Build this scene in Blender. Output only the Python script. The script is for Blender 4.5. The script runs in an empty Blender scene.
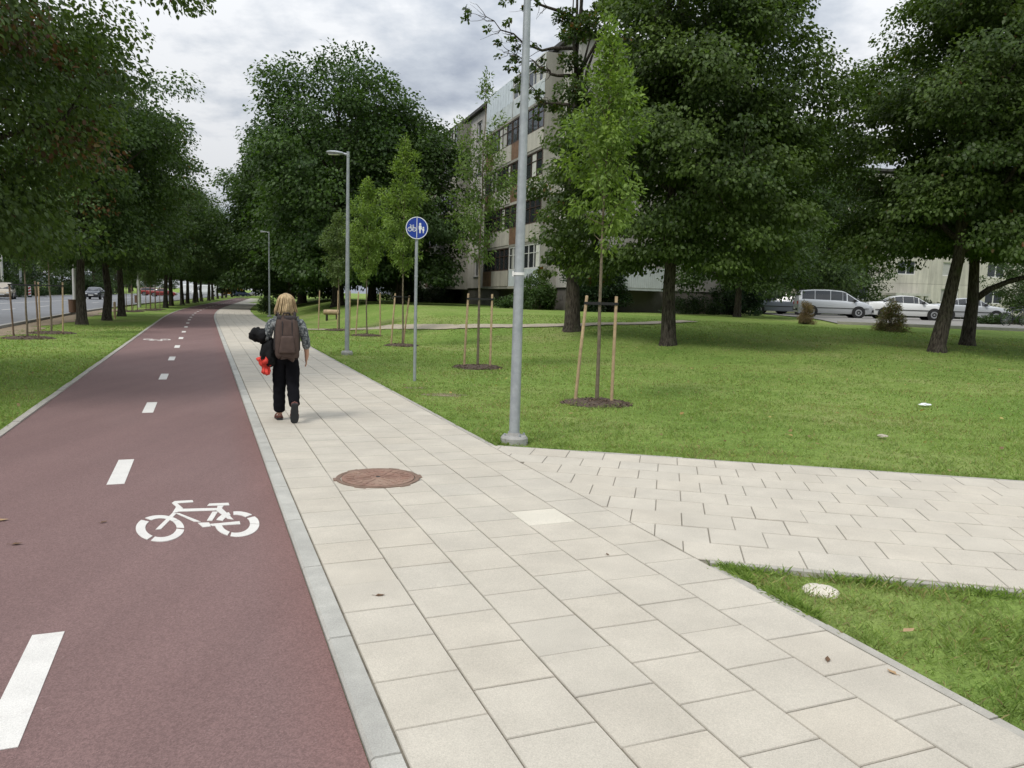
import bpy, bmesh, math, random
import numpy as np
from mathutils import Vector, Matrix

R = math.radians
rnd = random.Random(7)
scene = bpy.context.scene
COL = scene.collection

# ------------------------------------------------------------------ camera
F, EYE, ROLL = 770.0, 1.65, R(1.7)
YH = 290 + math.tan(ROLL) * (512 - 252)
PITCH = math.atan((384 - YH) * math.cos(ROLL) / F)
cR, sR, cP, sP = math.cos(ROLL), math.sin(ROLL), math.cos(PITCH), math.sin(PITCH)
v_right = Vector((cR, sP * sR, cP * sR))
v_up = Vector((-sR, sP * cR, cP * cR))
v_fwd = Vector((0, cP, -sP))
cam_data = bpy.data.cameras.new('camera')
cam_data.sensor_width = 36.0
cam_data.lens = F / 1024 * 36.0
cam_data.clip_start = 0.05
cam_data.clip_end = 6000
cam = bpy.data.objects.new('camera', cam_data)
COL.objects.link(cam)
m = Matrix((v_right, v_up, -v_fwd)).transposed().to_4x4()
m.translation = Vector((0, 0, EYE))
cam.matrix_world = m
scene.camera = cam

def ray(px, py):
    return (v_right * (px - 512) + v_up * (384 - py) + v_fwd * F) / F

# ------------------------------------------------------------------ layout of the place
# the right edge of the cycle lane: straight for 42 m, then bending gently to the right
_S = np.arange(-30, 420, 0.5)
_TH = np.radians(np.interp(_S, [-30, 40, 75, 420], [21.9, 21.9, 17.3, 17.3]))
_i0 = int(np.where(_S == 0)[0][0])
_dx, _dy = -np.sin(_TH) * 0.5, np.cos(_TH) * 0.5
_CX = np.concatenate([[0], np.cumsum(_dx)[:-1]]); _CY = np.concatenate([[0], np.cumsum(_dy)[:-1]])
_CX = _CX - _CX[_i0] - 0.46; _CY = _CY - _CY[_i0] + 2.53

def P(s, w):
    x = np.interp(s, _S, _CX); y = np.interp(s, _S, _CY); t = np.interp(s, _S, _TH)
    return x + w * math.cos(t), y + w * math.sin(t)

def lat(x, y):                      # metres to the right of the lane's right edge (approximate)
    cx = np.interp(y, _CY, _CX); t = np.interp(y, _CY, _TH)
    return (x - cx) * np.cos(t)

def sstep(a, b, v):
    t = np.clip((v - a) / (b - a), 0, 1)
    return t * t * (3 - 2 * t)

def terrain(x, y):
    l = lat(x, y) - 2.4
    start = np.interp(l, [4, 12], [30, 13])
    return 1.0 * sstep(start, np.maximum(start + 14, 42), y) * sstep(1.5, 7.5, l)

def tz(x, y):
    return float(terrain(np.float64(x), np.float64(y)))

def at(px, py):
    d = ray(px, py); t = 1.0
    prev = 0
    while t < 1500:
        q = d * t
        h = EYE + q.z - tz(q.x, q.y)
        if h <= 0:
            lo, hi = prev, t
            for _ in range(25):
                mid = (lo + hi) / 2; q = d * mid
                if EYE + q.z - tz(q.x, q.y) <= 0: hi = mid
                else: lo = mid
            q = d * hi
            return Vector((q.x, q.y, tz(q.x, q.y)))
        prev = t; t += max(0.1, t * 0.01)
    q = d * 300
    return Vector((q.x, q.y, tz(q.x, q.y)))

def at_d(px, d):                    # the ground point seen in column px, d metres away
    q = ray(px, 300)
    x, y = q.x / q.y * d, d
    return Vector((x, y, tz(x, y)))

# ------------------------------------------------------------------ object helpers
def tag(o, label=None, cat=None, group=None, kind=None):
    if label: o['label'] = label
    if cat: o['category'] = cat
    if group: o['group'] = group
    if kind: o['kind'] = kind
    return o

def thing(name, loc, label, cat, group=None, rz=0.0):
    o = bpy.data.objects.new(name, None)
    o.empty_display_size = 0.2
    COL.objects.link(o)
    o.location = loc; o.rotation_euler = (0, 0, rz)
    return tag(o, label, cat, group)

def link(name, me, parent=None):
    o = bpy.data.objects.new(name, me)
    COL.objects.link(o)
    if parent is not None: o.parent = parent
    return o

def copy_tree(o, parent=None):
    c = o.copy(); COL.objects.link(c)
    if parent is not None: c.parent = parent
    for ch in list(o.children): copy_tree(ch, c)
    return c

class MB:
    def __init__(s): s.v = []; s.f = []; s.c = []
    def face(s, pts, col=None):
        n = len(s.v); s.v += [tuple(p) for p in pts]; s.f.append(tuple(range(n, n + len(pts)))); s.c.append(col)
    def add(s, vs, fs, col=None):
        n = len(s.v); s.v += [tuple(p) for p in vs]
        for f in fs: s.f.append(tuple(i + n for i in f)); s.c.append(col)
    def box(s, x0, x1, y0, y1, z0, z1, col=None, M=None):
        vs = [Vector(p) for p in ((x0,y0,z0),(x1,y0,z0),(x1,y1,z0),(x0,y1,z0),(x0,y0,z1),(x1,y0,z1),(x1,y1,z1),(x0,y1,z1))]
        if M is not None: vs = [M @ p for p in vs]
        s.add(vs, [(0,3,2,1),(4,5,6,7),(0,1,5,4),(1,2,6,5),(2,3,7,6),(3,0,4,7)], col)
    def tube(s, pts, rad, n=6, caps=True, col=None):
        pts = [Vector(p) for p in pts]; rings = []
        if not hasattr(rad, '__len__'): rad = [rad] * len(pts)
        a = None
        for i, p in enumerate(pts):
            d = (pts[min(i + 1, len(pts) - 1)] - pts[max(i - 1, 0)])
            if d.length < 1e-9: d = Vector((0, 0, 1))
            d.normalize()
            if a is None:
                a = d.orthogonal().normalized()
            else:
                a = (a - d * a.dot(d))
                a = a.normalized() if a.length > 1e-6 else d.orthogonal().normalized()
            b = d.cross(a)
            rings.append([p + (a * math.cos(2 * math.pi * k / n) + b * math.sin(2 * math.pi * k / n)) * rad[i] for k in range(n)])
        base = len(s.v)
        for r in rings: s.v += [tuple(q) for q in r]
        for i in range(len(pts) - 1):
            for k in range(n):
                k2 = (k + 1) % n
                s.f.append((base + i*n + k, base + i*n + k2, base + (i+1)*n + k2, base + (i+1)*n + k)); s.c.append(col)
        if caps:
            s.f.append(tuple(base + k for k in reversed(range(n)))); s.c.append(col)
            e = base + (len(pts) - 1) * n
            s.f.append(tuple(e + k for k in range(n))); s.c.append(col)
    def lathe(s, prof, n=24, c=(0, 0, 0), axis='z', col=None):
        base = len(s.v); c = Vector(c)
        for (r, z) in prof:
            for k in range(n):
                a = 2 * math.pi * k / n
                if axis == 'z': q = Vector((r * math.cos(a), r * math.sin(a), z))
                elif axis == 'y': q = Vector((r * math.cos(a), z, r * math.sin(a)))
                else: q = Vector((z, r * math.cos(a), r * math.sin(a)))
                s.v.append(tuple(c + q))
        for i in range(len(prof) - 1):
            for k in range(n):
                k2 = (k + 1) % n
                s.f.append((base + i*n + k, base + i*n + k2, base + (i+1)*n + k2, base + (i+1)*n + k)); s.c.append(col)
        for i in (0, len(prof) - 1):
            if prof[i][0] > 1e-4:
                s.f.append(tuple(base + i*n + k for k in range(n))); s.c.append(col)
    def mesh(s, name, mats, smooth=False, sharp=None, fix=True):
        me = bpy.data.meshes.new(name)
        me.from_pydata(s.v, [], s.f)
        if not isinstance(mats, (list, tuple)): mats = [mats]
        for mm in mats: me.materials.append(mm)
        if True:
            at_ = me.attributes.new('tint', 'FLOAT_COLOR', 'FACE')
            arr = np.array([(c if c is not None else (1, 1, 1)) for c in s.c], dtype=np.float32)
            arr = np.concatenate([arr, np.ones((len(arr), 1), np.float32)], 1)
            at_.data.foreach_set('color', arr.ravel())
        if fix:
            bm = bmesh.new(); bm.from_mesh(me)
            if smooth: bmesh.ops.remove_doubles(bm, verts=bm.verts, dist=1e-5)
            bmesh.ops.recalc_face_normals(bm, faces=bm.faces)
            bm.to_mesh(me); bm.free()
        if smooth: me.shade_smooth()
        if sharp is not None: me.set_sharp_from_angle(angle=R(sharp))
        me.update()
        return me
    def build(s, name, mats, parent=None, smooth=False, sharp=None, fix=True):
        return link(name, s.mesh(name, mats, smooth, sharp, fix), parent)

def rounded(name, size, bevel, mat, parent=None, seg=3, loc=(0,0,0), shape=None, sub=0):
    bm = bmesh.new()
    bmesh.ops.create_cube(bm, size=1.0)
    bmesh.ops.scale(bm, vec=size, verts=bm.verts)
    if sub: bmesh.ops.subdivide_edges(bm, edges=bm.edges[:], cuts=sub, use_grid_fill=True)
    if shape:
        for v in bm.verts: v.co = Vector(shape(v.co.copy()))
    if bevel:
        es = [e for e in bm.edges if len(e.link_faces) == 2 and e.calc_face_angle(0) > 0.6]
        bmesh.ops.bevel(bm, geom=es, offset=bevel, segments=seg, affect='EDGES', profile=0.5)
    bmesh.ops.translate(bm, vec=loc, verts=bm.verts)
    me = bpy.data.meshes.new(name); bm.to_mesh(me); bm.free()
    me.materials.append(mat); me.shade_smooth(); me.set_sharp_from_angle(angle=R(50))
    return link(name, me, parent)

# ------------------------------------------------------------------ materials
def newmat(name):
    mt = bpy.data.materials.new(name); mt.use_nodes = True
    nt = mt.node_tree; nt.nodes.clear()
    out = nt.nodes.new('ShaderNodeOutputMaterial')
    return mt, nt, out

def N(nt, t, **kw):
    n = nt.nodes.new(t)
    for k, v in kw.items():
        if k in n.inputs: n.inputs[k].default_value = v
        else: setattr(n, k, v)
    return n

def noise(nt, scale, detail=4, rough=0.55, vec=None, dim='3D'):
    n = N(nt, 'ShaderNodeTexNoise'); n.noise_dimensions = dim
    n.inputs['Scale'].default_value = scale; n.inputs['Detail'].default_value = detail; n.inputs['Roughness'].default_value = rough
    if vec is not None: nt.links.new(vec, n.inputs['Vector'])
    return n.outputs['Fac']

def ramp(nt, fac, stops):
    r = N(nt, 'ShaderNodeValToRGB')
    el = r.color_ramp.elements
    while len(el) < len(stops): el.new(0.5)
    for e, (p, c) in zip(el, stops):
        e.position = p; e.color = (c[0], c[1], c[2], 1) if hasattr(c, '__len__') else (c, c, c, 1)
    nt.links.new(fac, r.inputs['Fac'])
    return r.outputs['Color']

def mixc(nt, a, b, fac, mode='MIX'):
    mx = N(nt, 'ShaderNodeMix'); mx.data_type = 'RGBA'; mx.blend_type = mode
    for sock, val in ((6, a), (7, b), (0, fac)):
        if isinstance(val, bpy.types.NodeSocket): nt.links.new(val, mx.inputs[sock])
        elif sock == 0: mx.inputs[0].default_value = val
        else: mx.inputs[sock].default_value = (*val, 1)
    return mx.outputs[2]

def coords(nt, world=False):
    if world:
        return N(nt, 'ShaderNodeNewGeometry').outputs['Position']
    return N(nt, 'ShaderNodeTexCoord').outputs['Object']

def surf(name, base, rough=0.8, var=0.15, scale=6.0, bump=0.0, bscale=60.0, metal=0.0, spec=0.4, tint=False, second=None, world=False, fine=0.0, fscale=150.0):
    """a worn surface: base colour, larger blotches, fine grain and bump"""
    mt, nt, out = newmat(name)
    vec = coords(nt, world)
    b = N(nt, 'ShaderNodeBsdfPrincipled')
    b.inputs['Roughness'].default_value = rough; b.inputs['Metallic'].default_value = metal
    b.inputs['Specular IOR Level'].default_value = spec
    n1 = noise(nt, scale, 5, 0.6, vec)
    lo = tuple(c * (1 - var) for c in base); hi = tuple(min(1, c * (1 + var)) for c in base)
    col = ramp(nt, n1, [(0.3, lo), (0.7, hi)])
    if second:
        n2 = noise(nt, scale * 0.37, 6, 0.65, vec)
        f = ramp(nt, n2, [(second[1], 0.0), (second[2], 1.0)])
        col = mixc(nt, col, second[0], f)
    if fine:
        n3 = noise(nt, fscale, 2, 0.5, vec)
        col = mixc(nt, col, ramp(nt, n3, [(0.25, 1 - fine), (0.75, 1 + fine)]), 1.0, 'MULTIPLY')
    if tint:
        a = N(nt, 'ShaderNodeAttribute'); a.attribute_name = 'tint'
        col = mixc(nt, col, a.outputs['Color'], 1.0, 'MULTIPLY')
    nt.links.new(col, b.inputs['Base Color'])
    if bump:
        bp = N(nt, 'ShaderNodeBump'); bp.inputs['Strength'].default_value = bump; bp.inputs['Distance'].default_value = 0.01
        nt.links.new(noise(nt, bscale, 4, 0.6, vec), bp.inputs['Height'])
        nt.links.new(bp.outputs['Normal'], b.inputs['Normal'])
    nt.links.new(b.outputs[0], out.inputs[0])
    return mt

def leafmat(name, trans=0.3, rough=0.5, spec=0.35):
    mt, nt, out = newmat(name)
    a = N(nt, 'ShaderNodeAttribute'); a.attribute_name = 'tint'
    b = N(nt, 'ShaderNodeBsdfPrincipled'); b.inputs['Roughness'].default_value = rough; b.inputs['Specular IOR Level'].default_value = spec
    t = N(nt, 'ShaderNodeBsdfTranslucent')
    nt.links.new(a.outputs['Color'], b.inputs['Base Color'])
    tc = mixc(nt, a.outputs['Color'], (1.25, 1.35, 0.6), 1.0, 'MULTIPLY')
    nt.links.new(tc, t.inputs['Color'])
    mx = N(nt, 'ShaderNodeMixShader'); mx.inputs[0].default_value = trans
    nt.links.new(b.outputs[0], mx.inputs[1]); nt.links.new(t.outputs[0], mx.inputs[2])
    nt.links.new(mx.outputs[0], out.inputs[0])
    return mt

def glassmat(name, base=(0.02, 0.025, 0.03), rough=0.06):
    mt, nt, out = newmat(name)
    b = N(nt, 'ShaderNodeBsdfPrincipled'); b.inputs['Base Color'].default_value = (*base, 1)
    b.inputs['Roughness'].default_value = rough; b.inputs['Specular IOR Level'].default_value = 0.6
    nt.links.new(b.outputs[0], out.inputs[0])
    return mt

M = {}
M['leaf'] = leafmat('leaf', .40, .5, .30)
M['blade'] = leafmat('grass_blade', 0.35, 0.55, 0.25)
def bark_mat():
    mt, nt, out = newmat('bark'); vec = coords(nt)
    b = N(nt, 'ShaderNodeBsdfPrincipled'); b.inputs['Roughness'].default_value = .95; b.inputs['Specular IOR Level'].default_value = .2
    mp = N(nt, 'ShaderNodeMapping'); mp.inputs['Scale'].default_value = (1, 1, .16); nt.links.new(vec, mp.inputs['Vector'])
    f = noise(nt, 26, 5, .65, mp.outputs[0])                   # long vertical furrows
    c = ramp(nt, f, [(.36, (.016, .013, .010)), (.50, (.060, .050, .040)), (.68, (.120, .105, .085))])
    moss = ramp(nt, noise(nt, 2.2, 5, .65, vec), [(.52, 0.0), (.70, .55)])
    c = mixc(nt, c, (.075, .085, .045), moss)
    nt.links.new(c, b.inputs['Base Color'])
    bp = N(nt, 'ShaderNodeBump'); bp.inputs['Strength'].default_value = 1.0; bp.inputs['Distance'].default_value = .04
    nt.links.new(f, bp.inputs['Height']); nt.links.new(bp.outputs['Normal'], b.inputs['Normal'])
    nt.links.new(b.outputs[0], out.inputs[0]); return mt
M['bark'] = bark_mat()
M['thin_bark'] = surf('thin_bark', (0.16, 0.13, 0.09), 0.9, 0.3, 14, 0.5, 60)
M['stake'] = surf('stake_wood', (0.40, 0.29, 0.175), 0.8, 0.25, 9, 0.3, 60)
M['dark_stake'] = surf('dark_stake_wood', (0.16, 0.11, 0.075), 0.85, 0.3, 9, 0.3, 60)
M['strap'] = surf('rubber_strap', (0.012, 0.012, 0.012), 0.6)
M['mulch'] = surf('mulch', (0.075, 0.05, 0.035), 1.0, 0.5, 25, 1.0, 60, tint=False)
M['galv'] = surf('galvanised_steel', (0.36, 0.385, 0.40), 0.5, 0.1, 18, 0.0, metal=0.3, second=((0.29, 0.315, 0.335), 0.45, 0.65))
M['concrete'] = surf('concrete', (0.32, 0.315, 0.295), 0.9, 0.18, 8, 0.4, 90, fine=0.15)
M['kerb'] = surf('kerb_concrete', (0.42, 0.41, 0.37), 0.9, 0.14, 5, 0.4, 120, second=((.35, .34, .31), .5, .7), fine=0.16, world=True, tint=True)
M['edging'] = surf('edging_concrete', (0.37, 0.35, 0.305), 0.9, 0.15, 5, 0.3, 120, fine=0.12, world=True)
M['slab'] = surf('paving_slab', (0.505, 0.463, 0.388), 0.88, 0.09, 2.6, 0.35, 160, tint=True, world=True, fine=0.16, fscale=190,
                 second=((0.455, 0.416, 0.35), 0.5, 0.75))
M['joint'] = surf('paving_joint', (0.17, 0.15, 0.115), 1.0, 0.4, 8, world=True)
M['paint'] = surf('road_paint', (0.66, 0.64, 0.60), 0.75, 0.06, 5, 0.3, 150, fine=0.14, fscale=220, world=True, second=((0.50, 0.455, 0.43), .55, .8))

def lane_mat():
    mt, nt, out = newmat('red_asphalt')
    vec = coords(nt, True)
    b = N(nt, 'ShaderNodeBsdfPrincipled'); b.inputs['Roughness'].default_value = 0.85; b.inputs['Specular IOR Level'].default_value = 0.35
    big = ramp(nt, noise(nt, 0.55, 5, 0.6, vec), [(0.3, (0.176, 0.109, 0.102)), (0.7, (0.197, 0.126, 0.118))])
    g = N(nt, 'ShaderNodeTexVoronoi'); g.inputs['Scale'].default_value = 165; nt.links.new(vec, g.inputs['Vector'])
    grain = ramp(nt, g.outputs['Color'], [(0.15, 0.5), (0.5, 0.98), (0.93, 1.6)])
    c = mixc(nt, big, grain, 0.45, 'MULTIPLY')
    mp = N(nt, 'ShaderNodeMapping'); mp.inputs['Rotation'].default_value = (0, 0, R(-21.9)); mp.inputs['Scale'].default_value = (2.2, 0.07, 1)
    nt.links.new(vec, mp.inputs['Vector'])
    trk = ramp(nt, noise(nt, 1.0, 4, 0.6, mp.outputs[0]), [(0.35, 0.95), (0.65, 1.05)])       # worn wheel tracks
    c = mixc(nt, c, trk, 1.0, 'MULTIPLY')
    stn = ramp(nt, noise(nt, 1.6, 6, 0.7, vec), [(0.62, 1.0), (0.78, 0.90)])                    # faint stains
    c = mixc(nt, c, stn, 1.0, 'MULTIPLY')
    lite = ramp(nt, noise(nt, 55, 2, 0.5, vec), [(0.72, 0.0), (0.78, 1.0)])                    # pale chippings
    c = mixc(nt, c, (0.33, 0.25, 0.23), mixc(nt, (0, 0, 0), lite, 0.5))
    a = N(nt, 'ShaderNodeAttribute'); a.attribute_name = 'tint'
    c = mixc(nt, c, a.outputs['Color'], 1.0, 'MULTIPLY')
    nt.links.new(c, b.inputs['Base Color'])
    bp = N(nt, 'ShaderNodeBump'); bp.inputs['Strength'].default_value = 0.5; bp.inputs['Distance'].default_value = 0.004
    nt.links.new(g.outputs['Distance'], bp.inputs['Height']); nt.links.new(bp.outputs['Normal'], b.inputs['Normal'])
    nt.links.new(b.outputs[0], out.inputs[0])
    return mt
M['lane'] = lane_mat()

def lawn_mat():
    mt, nt, out = newmat('lawn')
    vec = coords(nt, True)
    b = N(nt, 'ShaderNodeBsdfPrincipled'); b.inputs['Roughness'].default_value = 1.0; b.inputs['Specular IOR Level'].default_value = 0.1
    c = ramp(nt, noise(nt, 0.28, 6, 0.65, vec), [(0.3, (0.135, 0.225, 0.044)), (0.52, (0.195, 0.275, 0.066)), (0.72, (0.29, 0.31, 0.12))])
    f = ramp(nt, noise(nt, 9, 5, 0.7, vec), [(0.25, 0.55), (0.75, 1.4)])
    c = mixc(nt, c, f, 0.8, 'MULTIPLY')
    f2 = ramp(nt, noise(nt, 60, 3, 0.7, vec), [(0.3, 0.6), (0.7, 1.35)])
    c = mixc(nt, c, f2, 0.7, 'MULTIPLY')
    bare = ramp(nt, noise(nt, 0.55, 5, 0.75, vec), [(0.66, 0.0), (0.74, 1.0)])
    c = mixc(nt, c, (0.15, 0.125, 0.07), mixc(nt, (0, 0, 0), bare, 0.55))
    nt.links.new(c, b.inputs['Base Color'])
    bp = N(nt, 'ShaderNodeBump'); bp.inputs['Strength'].default_value = 0.8; bp.inputs['Distance'].default_value = 0.03
    nt.links.new(noise(nt, 40, 4, 0.7, vec), bp.inputs['Height']); nt.links.new(bp.outputs['Normal'], b.inputs['Normal'])
    nt.links.new(b.outputs[0], out.inputs[0])
    return mt
M['lawn'] = lawn_mat()
M['dirt'] = surf('dirt', (0.24, 0.19, 0.13), 1.0, 0.3, 3, 0.6, 40, world=True, fine=0.2, fscale=60)
M['sandpath'] = surf('trodden_path', (0.36, 0.315, 0.235), 1.0, 0.15, 2, 0.3, 40, world=True, fine=0.1, fscale=60)
M['asphalt'] = surf('grey_asphalt', (0.19, 0.195, 0.205), 0.9, 0.12, 0.7, 0.2, 80, world=True, fine=0.12, fscale=60)
M['lot'] = surf('worn_asphalt', (0.26, 0.25, 0.23), 0.9, 0.12, 0.7, 0.2, 80, world=True, fine=0.12, fscale=60)

# ------------------------------------------------------------------ ground
def lines(spec):
    out = []
    for a, b, st in spec: out += list(np.arange(a, b, st))
    return np.array(out + [spec[-1][1]])
gx = lines([(-2600, -400, 220), (-400, -100, 30), (-100, -30, 5), (-30, 60, 0.9), (60, 130, 5), (130, 400, 30), (400, 2600, 220)])
gy = lines([(-300, -20, 40), (-20, 8, 2), (8, 70, 0.9), (70, 150, 5), (150, 400, 25), (400, 3600, 320)])
X, Y = np.meshgrid(gx, gy)
Z = terrain(X.ravel(), Y.ravel())
vs = np.stack([X.ravel(), Y.ravel(), Z], 1)
nx, ny = len(gx), len(gy)
idx = np.arange(nx * ny).reshape(ny, nx)
fs = np.stack([idx[:-1, :-1].ravel(), idx[:-1, 1:].ravel(), idx[1:, 1:].ravel(), idx[1:, :-1].ravel()], 1)
me = bpy.data.meshes.new('lawn'); me.from_pydata(vs.tolist(), [], fs.tolist()); me.materials.append(M['lawn']); me.shade_smooth()
tag(link('lawn', me), kind='structure')

def strip(w0, w1, s0, s1, z, ds=1.0, terr=False):
    mb = MB(); ss = np.arange(s0, s1 + 1e-6, ds)
    for i in range(len(ss) - 1):
        q = [P(ss[i], w0), P(ss[i], w1), P(ss[i+1], w1), P(ss[i+1], w0)]
        mb.face([(a[0], a[1], z) for a in q])
    return mb

# red cycle lane; the strip along the kerb is a little redder, as laid
LW = 2.55
mb = MB()
edges = [(-LW, -.30, (1, 1, 1))] + [(-.30 + .03 * k, -.27 + .03 * k, (1 + .002 * k, 1 - .008 * k, 1 - .011 * k)) for k in range(10)]
ss = np.concatenate([np.arange(-12, 60, 1.0), np.arange(60, 300, 4.0)])
for i in range(len(ss) - 1):
    for (a, b_, tcol) in edges:
        q = [P(ss[i], a), P(ss[i], b_), P(ss[i+1], b_), P(ss[i+1], a)]
        mb.face([(p[0], p[1], 0.008) for p in q], tcol)
lane = tag(mb.build('cycle_lane', M['lane'], fix=False), kind='structure')

def mark_poly(mb, pts):             # a painted patch with square-cut sides, 3 mm thick
    n = len(pts); dz = 0.00006 * (len(mb.f) // 5 % 40)
    top = [(p[0], p[1], 0.0115 + dz) for p in pts]; bot = [(p[0], p[1], 0.0085 - dz * .1) for p in pts]
    mb.add(top + bot, [tuple(range(n))] + [(k, (k + 1) % n, n + (k + 1) % n, n + k) for k in range(n)])

dash0 = (-1.95 + 0.46) * -math.sin(_TH[0]) + (3.02 - 2.53) * math.cos(_TH[0])
for k in range(-1, 36):
    s = dash0 + 4.008 * k
    mb = MB()
    mark_poly(mb, [P(s - 0.5, -1.285), P(s - 0.5, -1.152), P(s + 0.5, -1.152), P(s + 0.5, -1.285)])
    o = mb.build('lane_dash', M['paint'], lane)

def stroke(path, wd):
    """a constant-width band round a polyline, as quads"""
    pts = [Vector(p) for p in path]; L, Rr = [], []
    for i, p in enumerate(pts):
        d = (pts[min(i + 1, len(pts) - 1)] - pts[max(i - 1, 0)]).normalized()
        nrm = Vector((-d.y, d.x))
        w = wd[i] if hasattr(wd, '__len__') else wd
        L.append(p + nrm * w / 2); Rr.append(p - nrm * w / 2)
    return [[Rr[i], Rr[i+1], L[i+1], L[i]] for i in range(len(pts) - 1)]

# the stencilled bicycle, traced in the photo's pixels and laid on the lane
def zp(x, y):                       # zoom coordinates of the study crop -> ground
    q = at(120 + x * 0.15625, 480 + y * 0.15625); return (q.x, q.y)
def ell(cx, cy, rx, ry, a0, a1, n=14, tilt=0):
    return [(cx + rx * math.cos(R(a0 + (a1 - a0) * k / n)), cy - ry * math.sin(R(a0 + (a1 - a0) * k / n))) for k in range(n + 1)]
def fill_band(mb, outer, inner):
    for i in range(len(outer) - 1):
        mark_poly(mb, [zp(*outer[i]), zp(*outer[i+1]), zp(*inner[i+1]), zp(*inner[i])])
mb = MB()
for (a0, a1) in ((42, 128), (140, 238), (248, 355), (2, 40)):      # front wheel
    fill_band(mb, ell(256, 320, 155, 85, a0, a1), ell(262, 316, 100, 62, a0, a1))
for (a0, a1) in ((48, 100), (0, 38), (252, 358), (182, 244), (112, 160)):    # rear wheel
    fill_band(mb, ell(750, 292, 142, 81, a0, a1), ell(742, 290, 90, 58, a0, a1))
def zpoly(*pts): mark_poly(mb, [zp(*p) for p in pts])
zpoly((228, 326), (262, 324), (362, 222), (334, 222))             # fork
zpoly((334, 222), (372, 214), (402, 190), (366, 170))             # head
zpoly((332, 156), (350, 144), (404, 190), (366, 186))
zpoly((350, 144), (464, 138), (470, 150), (364, 158))             # handlebar
zpoly((350, 212), (610, 204), (640, 188), (392, 194))             # top tube
zpoly((356, 222), (380, 222), (516, 276), (474, 276))             # down tube
zpoly((556, 270), (590, 270), (626, 212), (592, 212))             # seat tube
zpoly((610, 200), (648, 186), (726, 262), (690, 258))             # seat stay
zpoly((558, 174), (572, 160), (694, 155), (700, 170))             # saddle
zpoly((624, 175), (664, 173), (646, 196), (620, 196))
zpoly((498, 284), (570, 282), (582, 306), (530, 312))             # crank
zpoly((574, 292), (766, 274), (770, 292), (590, 304))             # chain stay
bike = mb.build('bicycle_marking', M['paint'], lane)
# the same stencil far down the lane, turned for the oncoming side
far = at(157, 340)
c0 = Vector(zp(500, 270)).to_3d()
mb2 = MB(); th = _TH[0]
u_ = Vector((math.cos(th), math.sin(th), 0)); v_ = Vector((-math.sin(th), math.cos(th), 0))
for f in mb.f:
    q = []
    for i in f:
        p = Vector(mb.v[i]); dd = Vector((p.x, p.y, 0)) - c0
        q.append((Vector((far.x, far.y, 0)) - u_ * dd.dot(u_) - v_ * dd.dot(v_)).to_tuple()[:2] + (p.z,))
    mb2.face(q)
mb2.build('bicycle_marking', M['paint'], lane)

# kerb between lane and footpath, in one-metre stones
KW = 0.115
mb = MB()
s = -12.0
while s < 130:
    g = 0.006; t = rnd.uniform(0.93, 1.06)
    z1 = 0.034 + rnd.uniform(-.001, .001)
    a, b_ = s + g / 2, s + 1.0 - g / 2
    c_ = 0.012
    q0 = [P(a, 0.004), P(a, KW), P(b_, KW), P(b_, 0.004)]
    q1 = [P(a + 0.004, 0.004 + c_), P(a + 0.004, KW - .003), P(b_ - 0.004, KW - .003), P(b_ - 0.004, 0.004 + c_)]
    v8 = [(p[0], p[1], -0.05) for p in q0] + [(p[0], p[1], z1 - 0.012) for p in q0] + [(p[0], p[1], z1) for p in q1]
    mb.add(v8, [(8, 9, 10, 11), (4, 5, 9, 8), (5, 6, 10, 9), (6, 7, 11, 10), (7, 4, 8, 11), (0, 1, 5, 4), (1, 2, 6, 5), (2, 3, 7, 6), (3, 0, 4, 7)], (t, t, t))
    s += 1.0
mb.add([(*P(130, 0.0), .033), (*P(130, KW), .033), (*P(300, KW), .033), (*P(300, 0), .033)], [(0, 1, 2, 3)], (1, 1, 1))
tag(mb.build('kerb', M['kerb']), kind='structure')

# thin edging on the verge side of the lane
mb = MB()
for (s0, s1, ds) in ((-12, 60, 1.0), (60, 300, 5.0)):
    ss = np.arange(s0, s1 + 1e-6, ds)
    for i in range(len(ss) - 1):
        a, b_ = ss[i] + 0.003, ss[i+1] - 0.003
        q = [P(a, -LW - 0.085), P(a, -LW), P(b_, -LW), P(b_, -LW - 0.085)]
        zz = 0.024 + rnd.uniform(-.004, .004)
        mb.add([(p[0], p[1], -.03) for p in q] + [(p[0], p[1], zz) for p in q], [(4, 5, 6, 7), (0, 1, 5, 4), (1, 2, 6, 5), (2, 3, 7, 6), (3, 0, 4, 7)])
tag(mb.build('lane_edging', M['edging']), kind='structure')

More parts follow.
